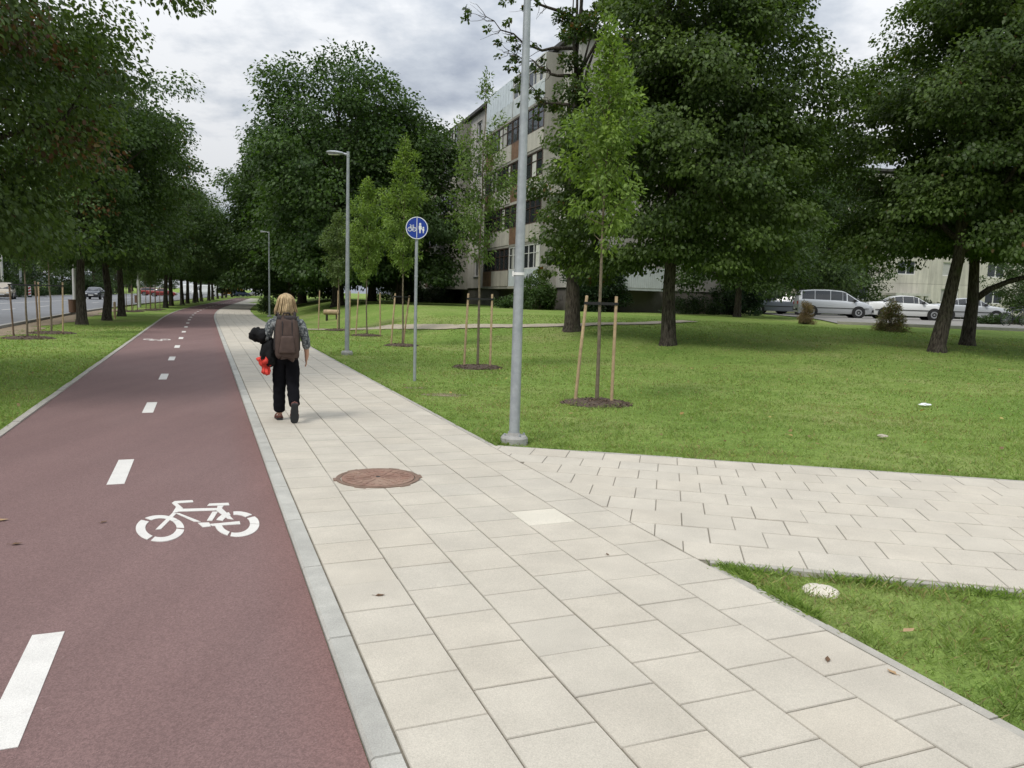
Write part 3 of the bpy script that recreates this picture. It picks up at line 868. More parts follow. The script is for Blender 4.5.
def bare_patch(px, py, rx, ry, seed):
    g = np.random.default_rng(seed); q = at(px, py); mb = MB(); pts = []
    for k in range(26):
        a = 2 * math.pi * k / 26; f = 1 + g.normal() * .14; x, y = q.x + rx * f * math.cos(a), q.y + ry * f * math.sin(a); pts.append((x, y, tz(x, y) + .005))
    mb.face(pts); tag(mb.build('bare_patch', M['dirt'], fix=False), kind='structure')
bare_patch(443, 395, .38, .20, 1); bare_patch(415, 388, .2, .12, 2)
# ------------------------------------------------------------------ young staked trees
def sapling_meshes(seed, H, r, base, leaf=0.06, per=34, K=95, c1=(0.115, 0.190, 0.038), c2=(0.235, 0.325, 0.075), top_gap=None, shape=None):
    g = np.random.default_rng(seed)
    shape = shape or ([0, .12, .35, .6, .85, 1], [.35, .85, 1.0, .75, .35, .08])
    mb = MB()
    tp = [np.array([0, 0, -.05])]; n = 12; o = np.zeros(2)
    for i in range(n + 1):
        o = o + g.normal(size=2) * 0.012
        tp.append(np.array([o[0], o[1], H * i / n]))
    mb.tube(tp, [0.034] + [0.032 * (1 - 0.85 * i / n) for i in range(n + 1)], 8)
    cs, cr = [], []
    nb = 34
    for i in range(nb):
        t = (i + .5) / nb; z0 = base + (H - base) * t * .93
        if top_gap and top_gap[0] < z0 < top_gap[1]: continue
        a = i * 2.4 + g.uniform(-.4, .4); e = r * float(np.interp(t, *shape)) * g.uniform(.7, 1.15)
        k = int(min(n, z0 / H * n)) + 1
        st = np.array([tp[k][0], tp[k][1], z0]); L = e
        en = st + np.array([math.cos(a) * L, math.sin(a) * L, L * g.uniform(.5, 1.1) + .1])
        pts = wobbly(g, st, en, 4, .02, -.06)
        mb.tube(pts, [.010, .008, .006, .004, .003], 4, caps=False)
        m_ = max(2, int(round(1.5 + 5 * L)))
        for j in range(m_):
            f = .25 + .8 * (j + .5) / m_
            cs.append(st + (en - st) * f + g.normal(size=3) * .05); cr.append(.11 + .10 * g.uniform() + .05 * L)
    cs.append(np.array([tp[-1][0], tp[-1][1], H])); cr.append(.16)
    cs.append(np.array([tp[-1][0], tp[-1][1], H - .25])); cr.append(.18)
    cs = np.array(cs); cr = np.array(cr)
    p = cluster_leaves(g, cs, cr, per, leaf, c1, c2, 1.0, .25, 0, centre=np.array([0, 0, base + (H - base) * .5]))
    return mb.mesh('trunk', M['thin_bark'], smooth=True, fix=False), leaf_mesh('crown', *p, M['leaf'], wide=.24)

def mulch_bed(loc, r):
    mb = MB(); n = 36; prev = None
    prof = [(0.0, .075), (.45, .07), (.8, .045), (1.0, .005)]
    rings = []
    for (f, z) in prof[1:]:
        rings.append([(r * f * (1 + .10 * math.sin(3 * a + r * 9) + rnd.uniform(-.05, .05)) * math.cos(a), .85 * r * f * (1 + .10 * math.sin(2 * a) + rnd.uniform(-.05, .05)) * math.sin(a), z + rnd.uniform(-.008, .012)) for a in [2 * math.pi * k / n for k in range(n)]])
    mb.face(rings[0])
    for i in range(len(rings) - 1):
        for k in range(n): mb.face([rings[i][k], rings[i][(k+1) % n], rings[i+1][(k+1) % n], rings[i+1][k]])
    g = np.random.default_rng(int(r * 1000))
    for _ in range(int(420 * r)):            # bark chips
        a, rr = g.uniform(0, 6.28), r * math.sqrt(g.uniform()) * 1.02
        z = .075 * (1 - rr / r) ** .5 if rr < r else .005
        Mx = Matrix.Translation((rr * math.cos(a), .85 * rr * math.sin(a), z + .008)) @ Matrix.Rotation(g.uniform(0, 6.28), 4, 'Z') @ Matrix.Rotation(g.normal() * .35, 4, 'Y')
        l_, w_ = g.uniform(.015, .05), g.uniform(.006, .014)
        v = g.uniform(.5, 1.9); mb.box(-l_, l_, -w_, w_, -.004, .004, col=(v, v * .95, v * .9), M=Mx)
    o = mb.build('mulch_bed', M['mulch_t'], fix=True); o.location = loc
    return tag(o, kind='structure')
M['mulch_t'] = surf('mulch_chips', (0.085, 0.062, 0.046), 1.0, 0.45, 25, 0.8, 60, tint=True)

def support(loc, label, stakes, zs, group='wooden tree supports on the lawn', mat='stake', strap_z=None, trunk_at=(0, 0)):
    """stakes driven in beside a young tree, tied to it with a black strap"""
    t = thing('tree_support', loc, label, 'tree support', group)
    tops = []
    for (x0, y0, x1, y1, h) in stakes:
        mb = MB(); mb.tube([(x0, y0, -.1), (x0 + (x1 - x0) * .5, y0 + (y1 - y0) * .5, h * .5), (x1, y1, h - .012), (x1, y1, h)], [.026, .026, .025, .020], 10)
        mb.build('stake', M[mat], t, smooth=True, sharp=40); tops.append((x1, y1))
    if strap_z:
        mb = MB()
        ta = Vector((*trunk_at, strap_z))
        ax = Vector((tops[0][0], tops[0][1], strap_z)); bx = Vector((tops[-1][0], tops[-1][1], strap_z))
        for A in (ax, bx):
            d = (ta - A); L = d.length; d.normalize(); nn = Vector((-d.y, d.x, 0))
            for sg in (1, -1):
                q = [A + nn * .034 * sg, ta + nn * .034 * sg]
                mb.add([q[0] - Vector((0, 0, .022)), q[1] - Vector((0, 0, .022)), q[1] + Vector((0, 0, .022)), q[0] + Vector((0, 0, .022))]
                       + [p + nn * .004 * sg + Vector((0, 0, dz)) for p, dz in ((q[0], -.022), (q[1], -.022), (q[1], .022), (q[0], .022))],
                       [(0, 1, 2, 3), (4, 5, 6, 7), (0, 1, 5, 4), (2, 3, 7, 6)])
            mb.lathe([(.034, -.022), (.038, -.022), (.038, .022), (.034, .022)], 12, c=A)
        mb.build('strap', M['strap'], t)
    return t

sg = 'staked young trees along the footpath'
S = [at(597, 404), at(478, 368), at(402, 346), at(367, 336), at(339, 330.5)]
slabel = ['tallest bright green young tree with feathery leaves, just right of the near lamp post',
          'sparse young tree with a lone leafy tip, in front of the apartment block balconies',
          'young pale green tree with a pointed top, just left of the round blue sign',
          'young light green tree between the sign and the middle lamp post',
          'small greyish young tree just left of the middle lamp post']
sap = [sapling_meshes(51, 5.9, 0.60, 2.4, per=52, leaf=.075), sapling_meshes(52, 6.6, 0.80, 2.25, per=50, top_gap=(5.1, 5.9), c1=(.075, .13, .033), c2=(.16, .23, .06), leaf=.07),
       sapling_meshes(53, 6.5, 0.72, 2.2, per=58, leaf=.08, shape=([0, .12, .4, .62, .66, .85, 1], [.35, .9, 1.0, .7, .5, .45, .1])),
       sapling_meshes(54, 5.95, 0.85, 2.0, per=58, leaf=.085), sapling_meshes(55, 5.0, 0.85, 1.9, per=58, leaf=.085, c1=(.10, .15, .055), c2=(.18, .24, .09))]
slabs = ['pair of yellow wooden stakes tied to the bright green tree nearest the lamp post', 'pair of wooden stakes tied to the sparse tree before the balconies',
         'leaning wooden stakes tied to the young tree behind the blue sign pole', 'wooden stakes beside the young tree between sign and middle lamp post', 'wooden stakes beside the small greyish tree near the log bench']
for i, p in enumerate(S):
    t = thing('young_tree', p, slabel[i], 'young tree', sg, rz=i * .7)
    link('trunk', sap[i][0], t); link('crown', sap[i][1], t)
    mulch_bed(p, (0.56, .58, .55, .6, .6)[i])
    if i == 0:
        st = [(-.36, .0, -.225, .06, 1.72), (.225, -.04, .235, .0, 1.72)]
    elif i == 1:
        st = [(-.33, .0, -.265, .03, 1.72), (.28, 0, .285, .05, 1.72)]
    elif i == 2:
        st = [(-.36, .0, -.24, .03, 1.68), (-.02, .3, .18, .25, 1.62)]
    elif i == 3:
        st = [(-.42, -.1, -.34, 0, 1.7), (.52, 0, .48, .05, 1.7), (-.75, .3, -.73, .3, 1.72)]
    else:
        st = [(-.9, .0, -.85, .03, 1.7), (.40, -.15, .50, -.1, 1.72), (-.05, -.1, -.04, 0, 1.72)]
    support(p, slabs[i], st, None, strap_z=(1.60, 1.60, 1.58, None, None)[i])

# young trees and stakes on the verge by the road
vg = 'staked young trees on the verge'
vs_ = sapling_meshes(61, 4.6, 0.75, 2.0, per=45, leaf=.085, K=60, c1=(.05, .09, .025), c2=(.10, .15, .04))
for i, (px, py, lab) in enumerate(((28, 338.5, 'bent dark-stemmed young tree nearest on the verge by the road'), (51, 333.5, 'slim young tree behind the bent one on the verge, left of the linden row'))):
    p = at(px, py)
    t = thing('young_tree', p, lab, 'young tree', vg, rz=i * 2.0)
    link('trunk', vs_[0], t); link('crown', vs_[1], t); mulch_bed(p, .72)
    support(p, ('yellowish stakes around the bent young tree nearest on the verge', 'pale stakes with a cross rail around the second young tree on the verge')[i],
            ([(-.42, 0, -.50, 0, 1.62), (.42, -.15, .34, -.1, 1.72)], [(-.36, 0, -.36, 0, 1.70), (.40, 0, .42, .05, 1.72)])[i], None, 'wooden tree supports on the verge', 'stake' if i else 'dark_stake', strap_z=1.6)
for i, px in enumerate((126.5, 132.5, 145.5, 150.5, 155.5)):
    p = at_d(px, (50, 51, 54, 55, 57)[i])
    tp = thing('young_tree', p, 'thin far young stem in the row between linden trunks on the verge', 'young tree', 'far young stems on the verge', rz=i)
    tp.scale = (.9, .9, .9)
    link('trunk', vs_[0], tp); link('crown', vs_[1], tp); mulch_bed(p, .7)
    support(p, 'thin dark stake beside a far young stem on the verge', [(.32, 0, .32, 0, 1.7)], None, 'far stakes on the verge', 'dark_stake')

# ------------------------------------------------------------------ lamp posts, sign
M['lampwhite'] = surf('lamp_glass', (0.75, 0.75, 0.72), 0.3, 0.03)
def lamp_post(loc, label, rz=0, base=True, hatch=True):
    t = thing('lamp_post', loc, label, 'lamp post', 'lamp posts along the footpath', rz)
    mb = MB(); mb.tube([(0, 0, 0.10), (0, 0, 1.0), (0, 0, 2.2), (0, 0, 3.6), (0, 0, 5.25)], [.060, .058, .053, .046, .036], 20)
    mb.build('pole', M['galv'], t, smooth=True, sharp=40)
    mb = MB(); mb.lathe([(.155, -.05), (.155, .075), (.135, .10), (.075, .105), (.062, .135), (.056, .135)], 20); mb.build('base', M['concrete'], t, smooth=True, sharp=35)
    for (bx, by) in ((.09, -.07), (-.09, -.07), (.09, .07), (-.09, .07)):
        mb = MB(); mb.tube([(bx, by, .09), (bx, by, .125)], .014, 6); mb.build('bolt', M['galv'], t)
    mb = MB(); mb.tube([(0.03, 0, 5.2), (-.10, 0, 5.235), (-.22, 0, 5.25)], [.030, .028, .026], 10); mb.tube([(0, 0, 5.15), (0, 0, 5.29)], [.042, .040], 16)
    mb.build('arm', M['galv'], t, smooth=True, sharp=40)
    mb = MB()
    prof = []
    rings = []
    for (x, w, z0, z1) in ((-.16, .03, 5.225, 5.265), (-.22, .075, 5.215, 5.285), (-.42, .12, 5.22, 5.315), (-.62, .115, 5.235, 5.32), (-.76, .07, 5.25, 5.31), (-.80, .02, 5.265, 5.29)):
        rings.append([(x, w * math.cos(a), (z0 + z1) / 2 + (z1 - z0) / 2 * math.sin(a)) for a in [2 * math.pi * k / 14 for k in range(14)]])
    for i in range(len(rings) - 1):
        for k in range(14): mb.face([rings[i][k], rings[i][(k+1) % 14], rings[i+1][(k+1) % 14], rings[i+1][k]])
    mb.face(rings[0]); mb.face(rings[-1])
    mb.v = [(x * .74, y * .9, z) for x, y, z in mb.v]
    h = mb.build('lamp_head', M['galv'], t, smooth=True)
    mb = MB(); mb.box(-.52, -.25, -.068, .068, 5.212, 5.222); mb.build('lens', M['lampwhite'], h)
    return t
lamp_post(at(514, 444), 'tall grey steel lamp post nearest the camera at the corner of the side path', rz=-.35)
lamp_post(at(347, 355), 'grey steel lamp post with a flat head between walking woman and blue sign', rz=-.15)
p_ = P(50.3, 2.75); lamp_post(at(269.5, 317), 'smallest farthest lamp post on the right edge of the path, left of the woman', rz=-.15)
# small fixing on the near pole
mh_ = at(514, 444)
mb = MB(); mb.lathe([(.057, 1.9), (.061, 1.9), (.061, 1.93), (.057, 1.93)], 20); mb.lathe([(.012, -.03), (.012, .03)], 10, c=(-.062, -.02, 1.915)); 
lp = [o for o in bpy.data.objects if o.name.startswith('lamp_post')][0]
mb.build('band', M['lampwhite'], lp, smooth=True, sharp=40)

M['blue'] = surf('sign_blue', (0.012, 0.045, 0.30), 0.35, 0.05, 4)
M['signwhite'] = surf('sign_white', (0.78, 0.80, 0.82), 0.4, 0.03, 4)
sp = at(414.5, 381)
sign = thing('road_sign', sp, 'round blue cycle and pedestrian sign on a grey pole beside the footpath', 'road sign', rz=R(7))
mb = MB(); mb.tube([(0, 0, -.1), (0, 0, 1.5), (0, 0, 2.95)], .030, 16); mb.lathe([(.031, 1.98), (.036, 1.98), (.036, 2.02), (.031, 2.02)], 16); mb.build('pole', M['galv'], sign, smooth=True, sharp=40)
zc, rs = 2.90, .208
mb = MB(); mb.lathe([(rs, -.004), (rs, .004)], 40, c=(0, -.045, zc), axis='y'); disc = mb.build('sign_face', M['blue'], sign)
mb = MB()
n = 40
for k in range(n):
    a0, a1 = 2 * math.pi * k / n, 2 * math.pi * (k + 1) / n
    mb.face([(r * math.cos(a), -.0515, zc + r * math.sin(a)) for r, a in ((rs * .93, a0), (rs * .995, a0), (rs * .995, a1), (rs * .93, a1))])
mb.build('rim', M['signwhite'], disc, fix=False)
mb = MB()
def fl(pts, y=-.0525): mb.face([(p[0] * .9, y, zc + p[1] * .9) for p in pts])
fl([(-.006, -.205), (.006, -.205), (.006, .205), (-.006, .205)])      # divider
def disc2(cx, cy, r, r2=0, n=16):
    for k in range(n):
        a0, a1 = 2 * math.pi * k / n, 2 * math.pi * (k + 1) / n
        fl([(cx + q * math.cos(a), cy + q * math.sin(a)) for q, a in ((r2, a0), (r, a0), (r, a1), (r2, a1))][0 if r2 else 1:] if r2 else [(cx, cy), (cx + r * math.cos(a0), cy + r * math.sin(a0)), (cx + r * math.cos(a1), cy + r * math.sin(a1))])
disc2(-.145, -.03, .046, .034); disc2(-.055, -.03, .046, .034)         # bicycle
for pth, w in (([(-.145, -.03), (-.125, .035), (-.075, .035), (-.055, -.03)], .011), ([(-.125, .03), (-.098, -.03), (-.075, .035)], .010), ([(-.125, .035), (-.125, .06), (-.150, .062)], .010), ([(-.09, .055), (-.06, .055)], .012), ([(-.098, -.03), (-.055, -.03)], .009)):
    for q in stroke(pth, w): fl(q)
disc2(.068, .082, .023)                                                # adult
fl([(.045, .055), (.092, .055), (.098, .03), (.094, -.03), (.082, -.03), (.080, -.105), (.070, -.105), (.068, -.04), (.064, -.105), (.052, -.105), (.050, -.03), (.040, -.03), (.038, .03)])
disc2(.135, .012, .017)                                                # child
fl([(.118, -.008), (.152, -.008), (.155, -.055), (.146, -.055), (.144, -.105), (.137, -.105), (.135, -.065), (.132, -.105), (.125, -.105), (.124, -.055), (.115, -.055)])
for q in stroke([(.098, .01), (.112, -.035), (.122, -.02)], .012): fl(q)
mb.build('symbol', M['signwhite'], disc, fix=False)

# ------------------------------------------------------------------ log bench, bins, posts, stones
M['log'] = surf('peeled_log', (0.42, 0.31, 0.19), 0.85, 0.3, 4, 0.5, 30)
q = at(332, 320)
t = thing('log_bench', q, 'short pale log bench lying on two dark supports on the lawn', 'bench', rz=R(4))
mb = MB(); mb.tube([(-.44, 0, .40), (-.42, 0, .40), (0, 0, .41), (.40, 0, .40), (.42, 0, .40)], [.10, .135, .14, .135, .10], 18); mb.build('seat', M['log'], t, smooth=True, sharp=40)
for x in (-.27, .25):
    mb = MB(); mb.box(x - .04, x + .04, -.12, .12, -.1, .29); mb.build('leg', M['bark'], t)
def bin_(loc, label, rz, col):
    t = thing('litter_bin', loc, label, 'litter bin', None, rz)
    mb = MB(); mb.lathe([(.16, .12), (.20, .15), (.21, .78), (.225, .80), (.225, .84), (.18, .84), (.17, .3), (.001, .3)], 16); mb.build('body', M[col], t, smooth=True, sharp=35)
    mb = MB(); mb.tube([(.26, 0, -.1), (.26, 0, 1.0)], .03, 8); mb.box(.20, .27, -.03, .03, .45, .55); mb.build('post', M['dark_stake'], t)
M['binbrown'] = surf('brown_bin', (0.13, 0.075, 0.045), 0.7, .2, 8, .2)
bin_(at(73, 314.8), 'brown litter bin beside the thick linden trunk at the road verge', 0.3, 'binbrown')
bin_(at(137, 304.2), 'small far brown litter bin in front of the pale post near the road', 0.3, 'binbrown')
t = tag(link('wooden_post', (lambda mb: (mb.tube([(0, 0, -.1), (0, 0, .80), (0, 0, .86)], [.06, .06, .045], 10), mb.mesh('wooden_post', M['yellowpost'] if 'yellowpost' in M else M['log'], True, 40))[1])(MB())), 'short yellowish wooden post between two dark linden trunks on the verge', 'post')
t.location = at(115, 318.8)
M['palepost'] = surf('pale_post', (0.55, 0.55, 0.52), .7, .15, 3)
def street_light(px, d, h, label, arm=2.2, rz=0.0, mat='palepost', r=.1):
    t = thing('street_light', at_d(px, d), label, 'street light', None, rz)
    mb = MB(); mb.tube([(0, 0, -.1), (0, 0, h * .5), (0, 0, h)], [r, r * .8, r * .55], 12); mb.build('pole', M[mat], t, smooth=True, sharp=40)
    mb = MB(); mb.tube([(0, 0, h - .05), (-arm * .6, 0, h + .5), (-arm, 0, h + .6)], [r * .5, .04, .04], 8); mb.build('arm', M[mat], t, smooth=True, sharp=40)
    hd = rounded('lamp_head', (.8, .3, .14), .05, M['galv'], t, 2, loc=(-arm - .3, 0, h + .62))
street_light(74.6, 44, 9.5, 'whitish tall street light pole behind the thick linden trunk', rz=R(22), r=.10)
street_light(139, 62, 9.0, 'pale yellowish street light pole by the far litter bin', rz=R(22), r=.16)
street_light(3, 96, 10.0, 'pale tall street light pole across the road at the photo edge', rz=R(200), r=.16)
street_light(21.5, 100, 10.0, 'grey tall street light pole across the road behind the young trees', rz=R(200), r=.16, mat='galv')
# red and white hazard marker at the far kerb
t = thing('hazard_marker', at_d(30, 92), 'small red and white striped hazard marker on the road behind the young trees', 'traffic marker', rz=R(15))
M['red'] = surf('marker_red', (0.55, 0.05, 0.03), .5, .05)
mb = MB(); mb.box(-.14, .14, -.03, .03, .2, 1.3); mb.build('board', M['signwhite'], t)
for k in range(3):
    mb = MB(); mb.add([(-.13, -.036, .28 + k * .34), (.13, -.036, .40 + k * .34), (.13, -.036, .57 + k * .34), (-.13, -.036, .45 + k * .34)], [(0, 1, 2, 3)]); mb.build('stripe', M['red'], t, fix=False)
mb = MB(); mb.box(-.2, .2, -.12, .12, -.02, .2); mb.build('base', M['strap'], t)

# white concrete cap in the near grass
q = at(821, 592)
M['whitestone'] = surf('white_concrete', (0.62, 0.57, 0.48), .85, .12, 12, .5, 80, fine=.15)
mb = MB(); mb.lathe([(.100, -.03), (.104, .006), (.094, .018), (.05, .024), (.0001, .026)], 28)
mb.v = [(x * (1 + .05 * math.sin(7 * y * 10 + x * 20)), y * (1 + .05 * math.sin(x * 60)), z + .004 * math.sin(x * 50) * math.cos(y * 40)) for x, y, z in mb.v]
o = mb.build('marker_stone', M['whitestone'], smooth=True, sharp=50); o.location = q
tag(o, 'round whitish concrete cap set in the grass wedge at lower right', 'stone cap')
# litter and fallen leaves
def crumpled(name, loc, size, mat, label, cat, seed):
    g = np.random.default_rng(seed); bm = bmesh.new(); bmesh.ops.create_icosphere(bm, subdivisions=2, radius=1)
    for v in bm.verts:
        k = 1 + g.normal() * .18; v.co = Vector((v.co.x * size[0] * k, v.co.y * size[1] * k, max(-.01, v.co.z * size[2] * k)))
    me = bpy.data.meshes.new(name); bm.to_mesh(me); bm.free(); me.materials.append(mat)
    o = link(name, me); o.location = Vector(loc) + Vector((0, 0, .04)); return tag(o, label, cat)
crumpled('paper_scrap', at(925, 407), (.10, .06, .03), M['signwhite'], 'small white paper scrap lying on the lawn at right', 'litter', 3)
crumpled('paper_scrap', at(882, 439), (.07, .05, .02), surf('dull_paper', (.40, .36, .28), .9), 'dull beige scrap lying on the lawn below the white paper', 'litter', 4)
M['dryleaf'] = surf('dry_leaf', (0.13, 0.075, 0.04), .8, .3, 20); M['tanleaf'] = surf('tan_leaf', (0.36, 0.24, 0.13), .8, .2, 20)
def fallen(px, py, L, label, mat='dryleaf', a=0.0, z=.036):
    q = at(px, py); mb = MB()
    for sd in (1, -1):
        pr_ = [(0, 0, 0), (L * .3, sd * L * .24, .006), (L * .62, sd * L * .20, .004), (L, 0, .008), (L * .5, 0, .001)]
        mb.face([pr_[0], pr_[1], pr_[4]]); mb.face([pr_[1], pr_[2], pr_[4]]); mb.face([pr_[2], pr_[3], pr_[4]])
        mb.v[-9:] = [(x - L / 2, y, zz) for x, y, zz in mb.v[-9:]]
    mb.tube([(-L * .8, 0, .004), (-L * .5, 0, .003)], .0012, 4)
    o = mb.build('fallen_leaf', M[mat], fix=False); o.location = (q.x, q.y, q.z + z); o.rotation_euler = (0, 0, a)
    tag(o, label, 'fallen leaf')
fallen(380, 602, .055, 'single dark dry leaf lying on the slabs near the kerb', a=.1)
fallen(17, 546, .07, 'curled dark dry leaf on the red lane at the photo edge', a=.3, z=.013)
fallen(104, 524, .05, 'small dark dry leaf on the red lane left of the bicycle stencil', a=.9, z=.013)
fallen(908, 640, .08, 'tan dry leaf in the near grass wedge beside the slabs', 'tanleaf', .4, z=.05)
fallen(827, 667, .05, 'thin brown leaf scrap on a slab near the grass wedge', a=1.2)
fallen(607, 560, .03, 'tiny dark crumb of leaf in the middle of the footpath', a=2.0)
fallen(1, 522, .10, 'pale leaf at the left photo edge on the red lane', 'tanleaf', .2, z=.013)
fallen(891, 680, .05, 'tan leaf scrap on the edge slabs by the grass wedge', 'tanleaf', 2.1)
# ------------------------------------------------------------------ apartment block
M['panel'] = surf('concrete_panel', (0.53, 0.52, 0.475), .9, .14, .5, .3, 40, second=((0.40, 0.39, 0.36), .5, .78), tint=True, fine=.12, fscale=30)
nt_ = M['panel'].node_tree; bs_ = [n_ for n_ in nt_.nodes if n_.type == 'BSDF_PRINCIPLED'][0]
src_ = bs_.inputs['Base Color'].links[0].from_socket
mp_ = N(nt_, 'ShaderNodeMapping'); mp_.inputs['Scale'].default_value = (1.6, 1.6, .12); nt_.links.new(coords(nt_), mp_.inputs['Vector'])
nt_.links.new(mixc(nt_, src_, ramp(nt_, noise(nt_, 1.6, 6, .7, mp_.outputs[0]), [(.42, .80), (.62, 1.03)]), 1.0, 'MULTIPLY'), bs_.inputs['Base Color'])
M['core'] = surf('panel_seam', (0.10, 0.095, 0.085), .95)
M['plinth'] = surf('plinth_concrete', (0.115, 0.105, 0.092), .95, .25, .8, .3, 30, second=((0.17, .16, .14), .55, .75))
M['roofdark'] = surf('roof_edge', (0.06, 0.058, 0.055), .8, .2, 2)
M['winwhite'] = surf('window_frame_white', (0.62, 0.62, 0.60), .5, .08, 3)
M['winbrown'] = surf('window_frame_brown', (0.055, 0.035, 0.025), .6, .25, 6)
M['glass'] = glassmat('dark_glass', (0.03, 0.034, 0.038), .05)
M['curtain'] = surf('curtain', (0.55, 0.55, 0.52), .9, .12, 3, tint=True)
M['boards'] = surf('pale_boards', (0.50, 0.54, 0.56), .7, .10, 2, tint=True)
M['brownboards'] = surf('brown_boards', (0.17, 0.10, 0.06), .8, .3, 4)
FB = R(18.65)
fb = Vector((-math.sin(FB), math.cos(FB), 0))
q = ray(543, 290); c0_ = Vector((q.x / q.y * 48.7, 48.7, 0)) - fb * 4.2
bz = tz(c0_.x + 3, c0_.y + 3) - 0.02
blk = thing('apartment_block', (c0_.x, c0_.y, bz), 'grey five storey concrete panel apartment block with glazed balconies along the lawn', 'building', rz=FB + math.pi / 2)
PL, ST, NS, LEN, DEP = 1.35, 2.72, 5, 62.0, 11.6
HT = PL + ST * NS
mb = MB(); mb.box(0.25, LEN, -DEP, -.25, PL, HT + .30); mb.build('wall_core', M['core'], blk)
mb = MB(); mb.box(0.05, LEN - .1, -DEP + .1, -.12, -.5, PL)
mb.build('plinth', M['plinth'], blk)
mb = MB()
for u in np.arange(1.2, LEN, 3.1): mb.box(u, u + .45, -.13, -.105, .62, .92)
mb.build('plinth_vent', M['core'], blk)
mb = MB(); mb.box(-.25, LEN + .2, -DEP - .25, .32, HT + .30, HT + .52); mb.build('roof', M['roofdark'], blk)
for u in (8, 17.6, 18.6, 30, 41): 
    mb = MB(); mb.box(u, u + .5, -1.3, -.7, HT + .52, HT + 1.15); mb.build('roof_vent', M['panel'], blk)
wallmb = MB()
def facing(u0, u1, z0, z1, holes, ori):
    """a panel slab with real openings; ori='f' long facade, 'e' end wall"""
    us = sorted({u0, u1, *[h[0] for h in holes], *[h[1] for h in holes]}); zs = sorted({z0, z1, *[h[2] for h in holes], *[h[3] for h in holes]})
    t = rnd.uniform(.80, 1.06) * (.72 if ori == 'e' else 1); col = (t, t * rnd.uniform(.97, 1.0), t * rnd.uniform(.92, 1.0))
    for i in range(len(us) - 1):
        for j in range(len(zs) - 1):
            cu, cz = (us[i] + us[i+1]) / 2, (zs[j] + zs[j+1]) / 2
            if any(h[0] < cu < h[1] and h[2] < cz < h[3] for h in holes): continue
            if ori == 'f': wallmb.box(us[i], us[i+1], -.248, 0, zs[j], zs[j+1], col)
            else: wallmb.box(.0, .248, -us[i+1], -us[i], zs[j], zs[j+1], col)
def window(u0, u1, z0, z1, ori, parent, fm='winwhite'):
    def bx(mb, a, b_, v0, v1, c, d, col=None):
        if ori == 'f': mb.box(a, b_, v0, v1, c, d, col)
        else: mb.box(-v1, -v0, -b_, -a, c, d, col)
    mb = MB(); f = .07
    bx(mb, u0, u0 + f, -.20, -.10, z0, z1); bx(mb, u1 - f, u1, -.20, -.10, z0, z1)
    bx(mb, u0 + f, u1 - f, -.20, -.10, z0, z0 + f); bx(mb, u0 + f, u1 - f, -.20, -.10, z1 - f, z1)
    n = 2 if u1 - u0 > 1.1 else 1
    for k in range(1, n): 
        um = u0 + (u1 - u0) * (.36 if n == 2 else .5); bx(mb, um - .04, um + .04, -.20, -.10, z0 + f, z1 - f)
    w_ = mb.build('window', M[fm], parent)
    mb = MB(); bx(mb, u0 + f, u1 - f, -.175, -.165, z0 + f, z1 - f); mb.build('pane', M['glass'], w_)
    if rnd.random() < .55:
        mb = MB(); k = rnd.uniform(.25, .5) * (u1 - u0); t = rnd.uniform(.6, 1.1)
        bx(mb, u0 + f, u0 + f + k, -.163, -.160, z0 + f, z1 - f, (t, t, t)); mb.build('curtain', M['curtain'], w_)
    mb = MB(); bx(mb, u0 - .06, u1 + .06, -.05, .08, z0 - .05, z0 - .005); mb.build('sill', M['galv'], w_)
def corrug(mb, u0, u1, v, z0, z1, col, step=.12):
    n = max(2, int((u1 - u0) / step)); 
    for k in range(n):
        a = u0 + (u1 - u0) * k / n; b_ = u0 + (u1 - u0) * (k + 1) / n
        mb.box(a + .008, b_ - .008, v - .02, v + (.02 if k % 2 else .0), z0, z1, col)
